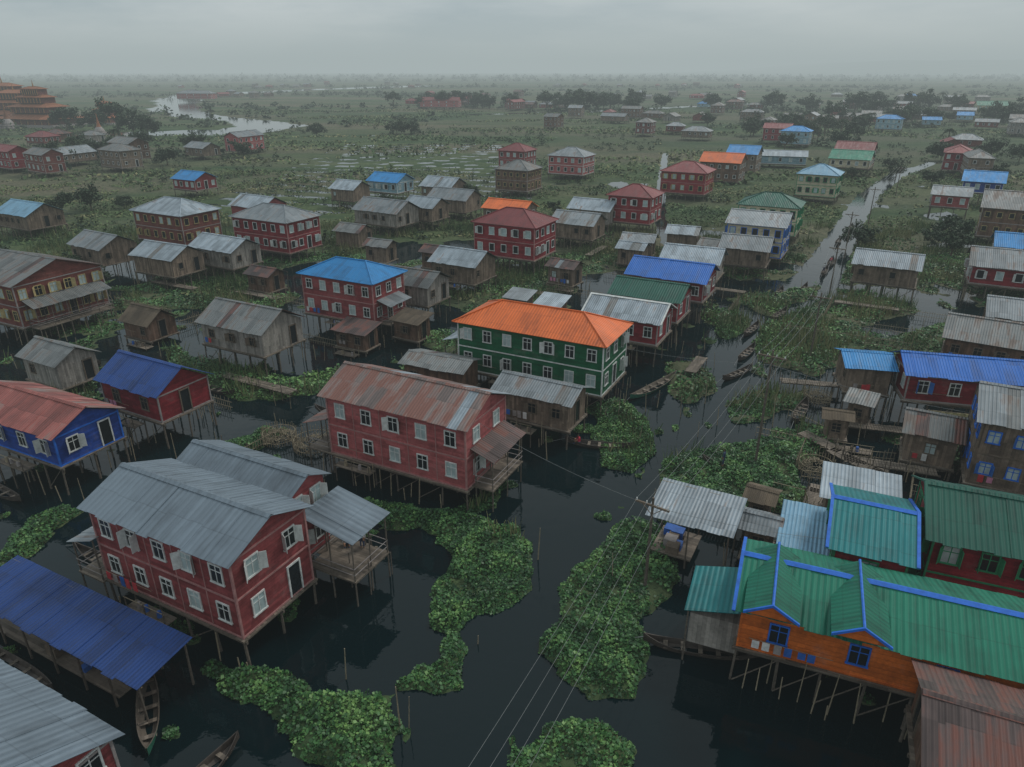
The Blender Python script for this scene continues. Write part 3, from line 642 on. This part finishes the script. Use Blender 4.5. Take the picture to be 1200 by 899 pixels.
# ------------------------------------------------------------------ foliage quads
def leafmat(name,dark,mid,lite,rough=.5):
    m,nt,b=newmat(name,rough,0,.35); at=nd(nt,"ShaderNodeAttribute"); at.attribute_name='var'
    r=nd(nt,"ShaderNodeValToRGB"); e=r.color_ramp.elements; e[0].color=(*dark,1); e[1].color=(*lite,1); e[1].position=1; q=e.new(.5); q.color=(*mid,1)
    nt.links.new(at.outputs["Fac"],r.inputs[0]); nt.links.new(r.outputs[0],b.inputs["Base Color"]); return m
LM1=leafmat('hyacinth_leaf',(.014,.050,.016),(.048,.140,.038),(.15,.27,.075))
LM2=leafmat('marsh_grass',(.028,.064,.022),(.080,.130,.044),(.20,.19,.09),.8)
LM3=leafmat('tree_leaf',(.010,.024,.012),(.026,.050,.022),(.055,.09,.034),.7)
def quads(name,P,var,mat,parent=None):
    n=len(P)//4
    me=D.meshes.new(name); me.vertices.add(4*n); me.vertices.foreach_set('co',P.astype(np.float32).ravel())
    me.loops.add(4*n); me.loops.foreach_set('vertex_index',np.arange(4*n,dtype=np.int32)); me.polygons.add(n)
    me.polygons.foreach_set('loop_start',np.arange(0,4*n,4,dtype=np.int32)); me.polygons.foreach_set('loop_total',np.full(n,4,dtype=np.int32)); me.update(calc_edges=True)
    a=me.attributes.new('var','FLOAT','FACE'); a.data.foreach_set('value',var.astype(np.float32))
    me.materials.append(mat); o=D.objects.new(name,me); COL.objects.link(o)
    if parent: o.parent=parent
    return o
def leafpts(c,size,up,asp):
    n=len(c); nr=RS.normal(size=(n,3)); nr[:,2]=np.abs(nr[:,2])+up*2; nr/=np.linalg.norm(nr,axis=1)[:,None]
    t=RS.normal(size=(n,3)); t-=nr*(t*nr).sum(1)[:,None]; t/=np.linalg.norm(t,axis=1)[:,None]; bt=np.cross(nr,t)
    s=size[:,None]; return np.stack([c-t*s,c+bt*s*asp-t*s*.1,c+t*s,c-bt*s*asp-t*s*.1],1).reshape(-1,3)
def leaves(name,c,size,mat,up=.5,asp=.7,var=None,parent=None):
    return quads(name,leafpts(c,size,up,asp),RS.rand(len(c)) if var is None else var,mat,parent)
def bladepts(x,y,z,h,w):
    n=len(x); a=RS.rand(n)*6.283; l=RS.rand(n)*6.283; ln=h*RS.uniform(.05,.5,n)
    b0=np.stack([x-np.cos(a)*w,y-np.sin(a)*w,z],-1); b1=np.stack([x+np.cos(a)*w,y+np.sin(a)*w,z],-1)
    tx=x+np.cos(l)*ln; ty=y+np.sin(l)*ln
    t1=np.stack([tx+np.cos(a)*w*.3,ty+np.sin(a)*w*.3,z+h],-1); t0=np.stack([tx-np.cos(a)*w*.3,ty-np.sin(a)*w*.3,z+h*.97],-1)
    return np.stack([b0,b1,t1,t0],1).reshape(-1,3)
def lookup(x,y):
    i=np.clip(np.searchsorted(xs,x)-1,0,nx-2); j=np.clip(np.searchsorted(ys,y)-1,0,ny-2)
    fx=np.clip((x-xs[i])/(xs[i+1]-xs[i]),0,1); fy=np.clip((y-ys[j])/(ys[j+1]-ys[j]),0,1)
    f=lambda A:(A[j,i]*(1-fx)+A[j,i+1]*fx)*(1-fy)+(A[j+1,i]*(1-fx)+A[j+1,i+1]*fx)*fy
    return f(V),f(Z)
def scatter(y0,y1,dens,thr=.02):
    A=(y1-y0)*(.8*(y0+y1)/1*1+30); N=int(A*dens)
    y=np.sqrt(RS.rand(N)*(y1**2-y0**2)+y0**2); x=(RS.rand(N)*2-1)*(.8*y+14)
    v,z=lookup(x,y); k=v>thr; return x[k],y[k],v[k],z[k]
def sel(k,*a): return [q[k] for q in a]
# near hyacinth: low floating leaves plus taller tufts in patches
x,y,v,z=scatter(20,62,140); k=fbm(x,y,1.1,3,140)+RS.normal(size=len(x))*.05>-.18; x,y,v,z=sel(k,x,y,v,z); n=len(x)
tuft=np.clip(fbm(x,y,1.4,3,150)*4+.3,0,1)*np.minimum(1,v*2)
tone=fbm(x,y,.9,3,44)*1.4+.27+.4*tuft*RS.rand(n)
leaves('water_hyacinth',np.stack([x,y,z+RS.rand(n)*(.12+.5*tuft)],-1),RS.uniform(.05,.135,n),LM1,.35,.85,np.clip(tone+RS.normal(size=n)*.2,0,1))
x,y,v,z=scatter(62,125,24); k=fbm(x,y,2.6,3,141)>-.16; x,y,v,z=sel(k,x,y,v,z); n=len(x); tuft=np.clip(fbm(x,y,3.0,3,151)*4+.3,0,1)*np.minimum(1,v*2); tone=fbm(x,y,5,4,44)*1.6+.40
leaves('water_hyacinth',np.stack([x,y,z+RS.rand(n)*(.15+.7*tuft)],-1),RS.uniform(.09,.23,n),LM1,.35,.7,np.clip(tone+RS.normal(size=n)*.2,0,1))
# reeds and tall grass on the banks
x,y,v,z=scatter(40,150,9,.12); k=(fbm(x,y,7,3,160)>np.where(y<62,.10,.03)); x,y,v,z=sel(k,x,y,v,z); n=len(x)
quads('tall_reeds',bladepts(x,y,z-.05,RS.uniform(.6,1.7,n),RS.uniform(.03,.08,n)),np.clip(fbm(x,y,6,3,161)*1.5+.6+RS.normal(size=n)*.2,0,1),LM2)
x,y,v,z=scatter(95,240,2.6,.1); k=fbm(x,y,9,3,50)>-.02; x,y,v,z=sel(k,x,y,v,z); n=len(x); tone=fbm(x,y,14,4,60)*1.6+.5
leaves('marsh_grass',np.stack([x,y,z+.1+RS.rand(n)*.4],-1),RS.uniform(.2,.48,n),LM2,.35,.5,np.clip(tone+RS.normal(size=n)*.2,0,1))
x,y,v,z=scatter(200,620,.3,.1); k=fbm(x*.5,y,22,3,51)>.06; x,y,v,z=sel(k,x,y,v,z); n=len(x); tone=fbm(x,y,40,3,61)*1.5+.5
leaves('marsh_grass',np.stack([x,y,z+.2+RS.rand(n)*.5],-1),RS.uniform(.5,1.1,n),LM2,.35,.5,np.clip(tone+RS.normal(size=n)*.2,0,1))
def blobs(name,cen,rad,per,size,mat,squash=.7):
    cs=[];sz=[];vr=[]
    for (x,y,z),r in zip(cen,rad):
        k=int(per); d=RS.normal(size=(k,3)); d/=np.linalg.norm(d,axis=1)[:,None]; rr=(RS.rand(k)**.4)*r*(1+.35*np.sin(d[:,0]*5+x)*np.cos(d[:,1]*4+y))
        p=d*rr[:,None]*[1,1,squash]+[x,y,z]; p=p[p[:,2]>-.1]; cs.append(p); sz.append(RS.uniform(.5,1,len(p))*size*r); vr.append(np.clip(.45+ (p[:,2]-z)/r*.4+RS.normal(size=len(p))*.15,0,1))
    return leaves(name,np.concatenate(cs),np.concatenate(sz),mat,.25,.7,np.concatenate(vr))
x,y,v,z=scatter(110,420,.016,.15); k=fbm(x,y,45,3,90)>.08; x,y,z=x[k],y[k],z[k]
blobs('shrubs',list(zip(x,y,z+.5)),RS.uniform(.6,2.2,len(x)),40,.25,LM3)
x,y,v,z=scatter(420,1500,.0024,.15); k=fbm(x,y,110,3,91)>.07; x,y,z=x[k],y[k],z[k]
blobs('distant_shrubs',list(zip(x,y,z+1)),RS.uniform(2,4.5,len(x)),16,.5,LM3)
cen=[];rad=[]
for (xa,ya,xb,yb,n) in [(-900,1500,1000,1450,150),(-1500,2200,1600,2300,220),(-2600,3600,3000,3700,330),(-420,620,-260,600,20),(-560,900,-300,950,40),(20,600,110,590,26),(180,620,330,600,36),(-2200,2900,2200,2800,260),(200,420,330,470,22),(-300,415,-220,405,12),(-340,400,-290,395,10),(-90,660,60,650,30),(120,430,170,445,14),(-300,1000,200,980,60),(120,320,150,330,8),(-160,222,-110,300,14),(250,350,300,420,14)]:
    for i in range(n):
        t=rng.random(); s=(ya/1500) if ya>1200 else .8
        if ya<500: s=.5
        cen.append((xa+(xb-xa)*t+rng.gauss(0,6),ya+(yb-ya)*t+rng.gauss(0,14)*max(s,.6),2.2*max(s,.8))); rad.append(rng.uniform(2.5,6.5)*max(.55,s))
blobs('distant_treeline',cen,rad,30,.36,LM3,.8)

TX=[]
for (cx,cy,rx,ry,n,hh) in [(-165,270,25,30,10,6),(150,400,40,60,12,7),(250,450,50,60,14,8),(300,600,70,60,12,11),(-40,650,60,30,8,10),(60,640,50,30,8,11),(170,250,25,30,6,5),(-290,400,30,12,6,9),(110,215,15,20,3,4),(-70,112,14,8,3,3.5),(75,125,12,10,4,3.5),(-95,165,15,20,4,4),(-5,168,12,10,3,3.6),(30,165,12,10,3,3.6),(-45,160,14,8,3,3.4)]:
    for i in range(n): h_=hh*rng.uniform(.7,1.3); TX.append((cx+rng.gauss(0,rx*.6),cy+rng.gauss(0,ry*.6),h_,h_*rng.uniform(.55,.75)))
def tree(x,y,h,r):
    e=empty('tree',x,y); mb=MB(); mb.pole((0,0,-.2),(r*.05,0,h*.5),h*.035,'bark',7,h*.022); tips=[]
    for i in range(8):
        a=i*2.4; z0=h*rng.uniform(.28,.5); q=Vector((math.cos(a)*r*rng.uniform(.45,.8),math.sin(a)*r*rng.uniform(.45,.8),h*rng.uniform(.55,.9)))
        mb.pole((0,0,z0),q,h*.014,'bark',5,h*.005); tips.append(q)
    tips.append(Vector((0,0,h*.88))); mb.build('trunk',e); cs=[];vr=[]
    for q in tips:
        for _ in range(3):
            c=np.array(q)+RS.normal(size=3)*r*.17; k=60; d=RS.normal(size=(k,3)); d/=np.linalg.norm(d,axis=1)[:,None]
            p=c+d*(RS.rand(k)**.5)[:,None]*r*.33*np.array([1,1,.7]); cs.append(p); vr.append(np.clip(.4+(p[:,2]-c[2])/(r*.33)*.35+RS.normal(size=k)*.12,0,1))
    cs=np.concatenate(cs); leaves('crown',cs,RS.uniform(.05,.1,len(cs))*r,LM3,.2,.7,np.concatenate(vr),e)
for (x,y,h,r) in [(-206,392,15,9),(-186,368,10,7),(-176,362,9,6),(-222,400,10,7),(-240,405,11,8),(-300,405,12,9),(-59,381,6,5),(-52,385,5,5),(28,613,13,9),(42,600,11,9),(53,590,14,10),(77,640,12,9),(87,554,10,7),(210,613,12,9),(276,600,11,8),(330,504,9,7),(-97,371,5,4.5),(-19,640,9,7),(127,335,5,4),(66,600,12,10),(233,600,10,8),(-150,300,7,5),(-128,300,6,5),(160,350,7,5),(185,400,8,6),(110,300,6,4),(-152,238,5,4),(-118,252,5,4),(-165,262,6,5),(-100,275,5,4),(138,315,6,5),(175,440,8,6),(150,465,8,6),(250,450,9,7),(300,470,9,7),(215,300,6,5),(180,262,5,4),(140,212,5,3.5),(-30,655,10,8),(-75,700,10,8),(160,610,11,8),(340,620,11,8),(118,205,4,3)]+TX: tree(x,y,h,r)
def palm(x,y,h):
    e=empty('palm_tree',x,y); mb=MB(); mb.pole((0,0,-.2),(.4,.2,h),.25,'bark',6,.16); mb.build('trunk',e)
    cs=[]
    for i in range(15):
        a=i*2.4; el=rng.uniform(-.1,.9); l=h*.34
        for s in range(12):
            t=s/11; rr=l*t; z=h+math.sin(el)*rr-1.3*t*t*l*.6
            for k in (-1,1): cs.append((.4+math.cos(a)*rr*math.cos(el)-math.sin(a)*k*.25,.2+math.sin(a)*rr*math.cos(el)+math.cos(a)*k*.25,z))
    cs=np.array(cs); leaves('fronds',cs,np.full(len(cs),.38),LM3,.2,.45,None,e)
for (x,y,h) in [(153,348,9),(146,350,8),(127,335,8),(140,342,10),(294,613,14),(345,613,13),(276,600,14),(210,600,12),(160,380,9),(300,560,12),(120,372,7),(190,400,9),(205,395,10),(132,328,7),(-212,405,12),(-160,300,8),(148,338,9),(230,440,11),(260,420,10),(-155,262,8),(175,300,8)]: palm(x,y,h)

# ------------------------------------------------------------------ boats
def boat(x,y,ang,Lb,Wb=1.0,k='boat'):
    e=empty('longtail_boat',x,y,0,ang); mb=MB(); S=[]
    for i in range(15):
        t=-1+2*i/14; w=Wb/2*max(.04,(1-abs(t)**2.6)); zb=-.12+.42*abs(t)**4; zt=.32+.5*abs(t)**3; X_=t*Lb/2
        S.append([(X_,-w,zt),(X_,-w*.75,zb+.12),(X_,0,zb),(X_,w*.75,zb+.12),(X_,w,zt),(X_,w-.05,zt),(X_,w*.68,zb+.17),(X_,0,zb+.06),(X_,-w*.68,zb+.17),(X_,-w+.05,zt)])
    for a,b_ in zip(S,S[1:]):
        for i in range(10):
            j=(i+1)%10; mb.face([a[j],b_[j],b_[i],a[i]],k if i<4 else 'boat' if k=='boat' else 'deck')
    mb.build('hull',e); mb=MB()
    for t in (-.6,-.3,0,.3,.6):
        w=Wb/2*(1-abs(t)**2.6)-.03; mb.box(t*Lb/2-.12,t*Lb/2+.12,-w,w,.2,.24,'deck')
    mb.pole((-Lb*.46,0,.6),(-Lb*.46-1.4,0,.1),.03,'wire',5); mb.build('benches',e); return e
boat(10.6,30.4,-12,6.4,1.0); boat(14.6,66.5,46,8.5,1.2,'boatg'); boat(27.5,60.7,58,6,1.1); boat(7.6,54.2,-12,6.0,1.0)
boat(-27.5,29.2,-27,8,1.1); boat(-18.6,26.4,-64,6.4,1.1,'boatg'); boat(-14.6,22.2,60,5.4,1.0); boat(54,118,62,6.5,1.1); boat(50.5,112,60,6,1.0); boat(-40,47,-30,7,1.0); boat(24.2,70,40,5.5,1.0)
boat(-30.5,66,-28,6); boat(17.5,50.2,-40,4.2,.9); boat(-16.5,60,-28,5.5); boat(39,100,60,5.5); boat(-48,74,-30,6); boat(-11,60,-28,6); boat(30,84,55,6); boat(-27,38.2,-27,6); boat(62,134,60,6); boat(43,101.5,58,6.5); boat(35.5,90,50,6); boat(27,76,55,6); boat(70,147,60,6)

# ------------------------------------------------------------------ people
M['skin']=paint('skin',(.28,.15,.09)); M['hair']=paint('hair',(.01,.009,.008)); M['shirt_red']=paint('red_shirt',(.5,.03,.06)); M['shirt_w']=paint('white_shirt',(.5,.5,.5)); M['longyi']=paint('longyi',(.04,.06,.12))
def person(x,y,z,rot,pose,shirt):
    if pose=='stand':
        J=dict(p=(0,0,.92),c=(0,0,1.28),n=(0,0,1.45),h=(0,.02,1.58),t=(0,.01,1.68),ls=(-.18,0,1.38),le=(-.24,.02,1.1),lh=(-.22,.14,.86),rs=(.18,0,1.38),re=(.25,.02,1.1),rh=(.24,.12,.86),lp=(-.09,0,.88),lk=(-.1,.03,.48),la=(-.1,-.01,.08),lf=(-.1,.14,.03),rp=(.09,0,.88),rk=(.1,.03,.48),ra=(.11,-.01,.08),rf=(.12,.14,.03))
    else:
        J=dict(p=(0,0,.14),c=(0,.06,.48),n=(0,.1,.66),h=(0,.13,.79),t=(0,.12,.89),ls=(-.18,.08,.59),le=(-.26,.2,.36),lh=(-.16,.38,.32),rs=(.18,.08,.59),re=(.27,.2,.36),rh=(.16,.4,.34),lp=(-.1,.02,.13),lk=(-.16,.42,.36),la=(-.12,.5,.06),lf=(-.12,.64,.03),rp=(.1,.02,.13),rk=(.16,.42,.36),ra=(.12,.5,.06),rf=(.12,.64,.03))
    rad=dict(p=.15,c=.155,n=.06,h=.10,t=.075,ls=.07,le=.045,lh=.035,rs=.07,re=.045,rh=.035,lp=.10,lk=.065,la=.045,lf=.035,rp=.10,rk=.065,ra=.045,rf=.035)
    E=[('p','c'),('c','n'),('n','h'),('h','t'),('c','ls'),('ls','le'),('le','lh'),('c','rs'),('rs','re'),('re','rh'),('p','lp'),('lp','lk'),('lk','la'),('la','lf'),('p','rp'),('rp','rk'),('rk','ra'),('ra','rf')]
    ks=list(J); me=D.meshes.new('b'); me.from_pydata([J[k] for k in ks],[(ks.index(a),ks.index(b_)) for a,b_ in E],[])
    ob=D.objects.new('b',me); COL.objects.link(ob); md=ob.modifiers.new('s','SKIN'); ob.modifiers.new('u','SUBSURF').levels=1
    for i,k in enumerate(ks): me.skin_vertices[0].data[i].radius=(rad[k],rad[k]*.8)
    me.skin_vertices[0].data[0].use_root=True
    dg=bpy.context.evaluated_depsgraph_get(); m2=D.meshes.new_from_object(ob.evaluated_get(dg)); D.objects.remove(ob)
    e=empty('person',x,y,z,rot); mats_=['skin','hair',shirt,'longyi']
    m2.materials.clear()
    for k in mats_: m2.materials.append(M[k])
    nz=J['n'][2]; pz=J['p'][2]
    for p in m2.polygons:
        c=p.center; p.use_smooth=True
        if c.z>nz+.02: p.material_index=1 if (c.z>nz+.19 or c.y<J['h'][1]-.01) else 0
        elif (Vector(c)-Vector(J['lh'])).length<.16 or (Vector(c)-Vector(J['rh'])).length<.16: p.material_index=0
        elif pose=='stand': p.material_index=2 if c.z>pz+.03 else (3 if c.z>.25 else 0)
        else: p.material_index=2 if (c.z>pz+.08 and c.y<.24 or abs(c.x)>.22) else 3
    o=D.objects.new('body',m2); COL.objects.link(o); o.parent=e
    mb=MB()
    for hk in ('lh','rh'):
        h=Vector(J[hk])
        for i in range(5): 
            a=(i-2)*.012; mb.pole(h+Vector((a,.01,-.02)),h+Vector((a*1.6,.03,-.085 if i else -.05)),.009,'skin',5,.006)
    mb.build('fingers',e)
    mb=MB(); hh=Vector(J['h']); mb.pole(hh+Vector((0,.085,-.01)),hh+Vector((0,.115,-.03)),.018,'skin',5,.01)
    for s in (-1,1): mb.pole(hh+Vector((s*.035,.086,.012)),hh+Vector((s*.035,.094,.012)),.012,'hair',5,.01); mb.pole(hh+Vector((s*.095,0,-.02)),hh+Vector((s*.11,0,.02)),.02,'skin',5)
    mb.build('face_features',e)
person(-10.7,37.9,1.79,190,'sit','shirt_w'); person(-9.6,37.4,1.79,170,'stand','shirt_w'); person(5.9,54.5,.24,100,'sit','shirt_red'); person(17.3,50.4,.24,60,'stand','longyi'); person(50.0,111.2,.24,0,'stand','shirt_w'); person(54.3,118.6,.24,0,'sit','shirt_red')

# ------------------------------------------------------------------ power poles, wires, bamboo
def upole(x,y,h,ang,lean=0):
    e=empty('utility_pole',x,y,0,ang); mb=MB(); mb.pole((0,0,-1.2),(lean,0,h),.12,'stilt',7,.08); mb.obox((lean,-.1,h-.5),(1.1,0,0),(0,.05,0),(0,0,.06),'t_wood')
    for s in (-1,-.35,.35,1): mb.pole((lean+s,-.1,h-.44),(lean+s,-.1,h-.28),.05,'t_white',5)
    mb.pole((lean-.7,-.06,h-.52),(lean,-.02,h-1.2),.03,'t_wood',4); mb.pole((lean+.7,-.06,h-.52),(lean,-.02,h-1.2),.03,'t_wood',4); mb.build('pole',e)
PL=[(-5.0,9.5,7),(8.4,35.7,6.8),(20.2,51.1,10.2),(33.5,74,8),(45,97,8),(58,122,8),(75,150,8),(98,185,8)]
for (x,y,h) in PL: upole(x,y,h,-35)
mb=MB()
def wire(p,q,sag,r=.016):
    p=Vector(p);q=Vector(q);pr=p
    for i in range(1,15):
        t=i/14; c=p.lerp(q,t)-Vector((0,0,sag*4*t*(1-t))); mb.pole(pr,c,r,'wire',4,r); pr=c
ca,sa=math.cos(math.radians(-35)),math.sin(math.radians(-35))
for (a,b_) in zip(PL,PL[1:]):
    for s in (-1,-.35,.35,1):
        wire((a[0]+ca*s,a[1]+sa*s,a[2]-.28),(b_[0]+ca*s,b_[1]+sa*s,b_[2]-.28),.5+rng.uniform(-.12,.2),.006+.00008*b_[1])
wire((8.4,35.7,6.2),(-2.5,46,6.6),.4,.011); wire((20.2,51.1,9),(8,62,6.8),.4,.012); wire((20.2,51.1,9),(36,47,6.5),.4,.012); wire((8.4,35.7,6.2),(19,34,5),.3,.011)
mb.build('power_lines')
def bpole(x,y,h,lx=0,ly=0,r=.05):
    mb=MB(); k=4
    for i in range(k): mb.pole((lx*i/k,ly*i/k,-1+(h+1)*i/k),(lx*(i+1)/k,ly*(i+1)/k,-1+(h+1)*(i+1)/k),r*(1-.12*i),'bamboo',6,r*(1-.12*(i+1))); 
    o=mb.build('bamboo_pole'); o.location=(x,y,0)
for (x,y,h) in [(1.7,38.7,2.6),(-5.6,25.5,2.8),(-5.2,25.4,2.2),(-9,28.5,2.2),(-2,31,.6),(12.3,29.6,3.2),(13.6,28.2,3.4),(14.8,27.0,3.2),(16,26.2,2.8),(17.2,25.6,2.6),(11.3,31.5,2.4),(9.8,42,3.4),(10.8,44,3),(6.5,36.5,2.2),(24,58,3.2),(23,47,3),(26,50,3.2),(30,54,2.6),(-14,45,2.4),(-22,47,2.4),(-25,49,2.8),(3,52,2.6),(30,63,3),(16,60,2.4),(19,63,2.2),(-32,45,2.5),(-28,42,2.2),(10,60,2.8)]+[(rng.uniform(-55,55),rng.uniform(48,105),rng.uniform(1.2,3.0)) for _ in range(220)]:
    bpole(x,y,h,rng.uniform(-.25,.25),rng.uniform(-.2,.2),rng.uniform(.035,.06))
def jetty(x,y,ang,Lj,Wj=1.2,z=.9):
    e=empty('wooden_jetty',x,y,0,ang); mb=MB(); n=int(Lj/.22)
    for i in range(n):
        a=-Lj/2+i*.22; mb.box(a,a+.19,-Wj/2+rng.uniform(-.08,.05),Wj/2+rng.uniform(-.05,.08),z,z+.04,'deck')
    for i in range(int(Lj/1.5)+1):
        for s in (-1,1): mb.pole((-Lj/2+i*1.5,s*Wj/2,-1.2),(-Lj/2+i*1.5,s*Wj/2,z+rng.choice((0,.9))),.05,'stilt')
    mb.box(-Lj/2,Lj/2,-.5,-.4,z-.12,z-.004,'stilt'); mb.box(-Lj/2,Lj/2,.4,.5,z-.12,z-.004,'stilt'); mb.build('planks',e)
for a in [(30.5,49.5,-20,7),(28,46.5,60,6),(25.5,45.0,-24,6),(33,56,-15,9),(14.5,42.2,-28,5),(26.5,53.5,-60,4),(-24,52,-28,5),(-14,68,-28,8),(30.5,66,-12,6),(45,68,-28,10),(-10.3,37.2,-27,4.5,2.2,1.75),(-26,66,-28,10),(-38,59,62,6),(4,98,-28,9),(-36,97,-28,8),(28,50,-60,5),(22,44,60,5),(15,124,62,8),(30,100,-28,8),(48,92,-28,8),(20,71,62,5),(-50,102,-28,9)]: jetty(*a)
def fence(x,y,ang,Lf,h=1.1):
    mb=MB(); n=int(Lf/.28)
    for i in range(n+1): mb.pole((-Lf/2+i*.28,rng.uniform(-.04,.04),-.8),(-Lf/2+i*.28+rng.uniform(-.06,.06),0,h+rng.uniform(-.25,.2)),.028,'bamboo',4)
    for q in (.3,.8): mb.pole((-Lf/2,.03,h*q),(Lf/2,.03,h*q),.03,'bamboo',4)
    o=mb.build('bamboo_fence'); o.location=(x,y,0); o.rotation_euler=(0,0,math.radians(ang))
for a in [(-20,55,-28,5),(-22,53.5,60,4),(29,52,-10,6),(24,55,-30,5),(33,45.5,-28,5),(22,46,-28,4),(-30,63,-28,7),(27,58,-60,4),(-24,80,-28,12),(-38,64,-28,9),(46,84,-28,12),(9,100,-28,9),(-30,95,-28,12),(56,88,-28,10),(3,78,-28,8),(24.5,52.5,60,5),(31,47,60,5),(37,53,-15,8),(26,48,-15,6),(40,80,-28,14,1.4),(-50,92,-28,12,1.4),(-55,118,-28,14,1.4),(60,110,60,12,1.4),(20,108,-28,12,1.4),(43,92,60,10,1.4),(52,100,60,10,1.4),(-20,104,-28,12,1.4),(30,92,62,8,1.4),(-40,88,62,8,1.4)]: fence(*a)
def weed_pen(x,y,r):
    e=empty('bamboo_pen',x,y); mb=MB(); n=int(6.28*r/.22)
    for i in range(n):
        a=6.2832*i/n; mb.pole((math.cos(a)*r,math.sin(a)*r,-.8),(math.cos(a)*(r+.1),math.sin(a)*(r+.1),1.1+rng.uniform(-.2,.3)),.03,'bamboo',4)
    for q in (.3,.8):
        for i in range(16):
            a=6.2832*i/16;b_=6.2832*(i+1)/16; mb.pole((math.cos(a)*r,math.sin(a)*r,q),(math.cos(b_)*r,math.sin(b_)*r,q),.03,'bamboo',4)
    for i in range(240):
        a=rng.uniform(0,6.28); q=r*math.sqrt(rng.random())*.95; z=.2+(1-q/r)*.9; mb.pole((math.cos(a)*q,math.sin(a)*q,z),(math.cos(a)*q+rng.uniform(-.4,.4),math.sin(a)*q+rng.uniform(-.4,.4),z+rng.uniform(-.1,.25)),.03,'bamboo',3)
    mb.build('stakes',e)
weed_pen(-17.2,54.2,1.7); weed_pen(-20.6,55.5,1.4); weed_pen(30.2,63.5,1.2); weed_pen(24.8,50.2,1.3)
e=empty('cloth_screen',36.6,55.6,0,-14); mb=MB()
for i in range(22):
    x=i*.32; mb.obox((x,math.sin(i)*.05,2.05),(.15,0,0),(0,.01+.02*(i%2),0),(0,0,.75),'cream_cloth')
mb.pole((-.2,0,2.85),(7,0,2.85),.03,'bamboo'); mb.pole((-.2,0,-1),(-.2,0,2.9),.05,'bamboo'); mb.pole((7,0,-1),(7,0,2.9),.05,'bamboo'); mb.build('cloth',e)

# ------------------------------------------------------------------ haze, sky, sun
SIG=1/2500.0; HZ_GLOW=(.375,.435,.44)
me=D.meshes.new('haze'); X0,X1,Y0,Y1,Z0,Z1=-8800,8800,-200,9400,-6,150
me.from_pydata([(X0,Y0,Z0),(X1,Y0,Z0),(X1,Y1,Z0),(X0,Y1,Z0),(X0,Y0,Z1),(X1,Y0,Z1),(X1,Y1,Z1),(X0,Y1,Z1)],[],[(3,2,1,0),(4,5,6,7),(0,1,5,4),(1,2,6,5),(2,3,7,6),(3,0,4,7)])
o=D.objects.new('haze',me); COL.objects.link(o); m=D.materials.new('haze'); m.use_nodes=True; nt=m.node_tree; nt.nodes.remove(nt.nodes["Principled BSDF"])
ab=nd(nt,"ShaderNodeVolumeAbsorption"); ab.inputs[0].default_value=(0,0,0,1); ab.inputs["Density"].default_value=SIG
em=nd(nt,"ShaderNodeEmission"); em.inputs[0].default_value=(*HZ_GLOW,1); em.inputs[1].default_value=SIG  # even glow in the volume stands in for daylight scattered by haze
ad=nd(nt,"ShaderNodeAddShader"); nt.links.new(ab.outputs[0],ad.inputs[0]); nt.links.new(em.outputs[0],ad.inputs[1]); nt.links.new(ad.outputs[0],nt.nodes["Material Output"].inputs["Volume"])
me.materials.append(m)
w=D.worlds.new("World"); SC.world=w; w.use_nodes=True; nt=w.node_tree; bg=nt.nodes["Background"]; bg.inputs[1].default_value=.117
sk=nd(nt,"ShaderNodeTexSky",sky_type='NISHITA'); sk.sun_disc=False; sk.sun_elevation=math.radians(48); sk.sun_rotation=math.radians(50)
tc=nd(nt,"ShaderNodeTexCoord"); mp=nd(nt,"ShaderNodeMapping"); mp.inputs["Scale"].default_value=(1,1,5); nt.links.new(tc.outputs["Generated"],mp.inputs[0])
n1=noise(nt,mp.outputs[0],2.6,6,.55); sp=nd(nt,"ShaderNodeSeparateXYZ"); nt.links.new(tc.outputs["Generated"],sp.inputs[0])
zz=sp.outputs[2]
cl=mixc(nt,mrange(nt,n1,.38,.62,0,1),(2.75,3.5,3.95),(5.3,5.75,5.9))
cl=mixc(nt,mrange(nt,zz,.25,.7,0,.8),cl,(6.2,6.9,7.3))
cl=mixc(nt,mrange(nt,sp.outputs[0],-.4,.6,0,.5),cl,(5.8,6.1,6.1))
cl=mixc(nt,mrange(nt,zz,0,.07,.8,0),cl,(3.7,4.25,4.35))
nt.links.new(mixc(nt,.95,sk.outputs[0],cl),bg.inputs[0])
sl=D.lights.new('sun','SUN'); sl.energy=1.5; sl.angle=math.radians(11); sl.color=(1,.96,.9); so=D.objects.new('sun',sl); COL.objects.link(so)
d=Vector((math.sin(math.radians(50))*math.cos(math.radians(48)),math.cos(math.radians(50))*math.cos(math.radians(48)),math.sin(math.radians(48))))
so.rotation_euler=(-d).to_track_quat('-Z','Y').to_euler(); so.location=(50,50,100)
cam=D.cameras.new('camera'); cam.lens=36*830/1200; cam.sensor_width=36; cam.clip_end=20000; cam.clip_start=.5
co=D.objects.new('camera',cam); COL.objects.link(co); co.location=(0,0,30); co.rotation_euler=(math.radians(90)-math.atan(367/830),0,0); SC.camera=co
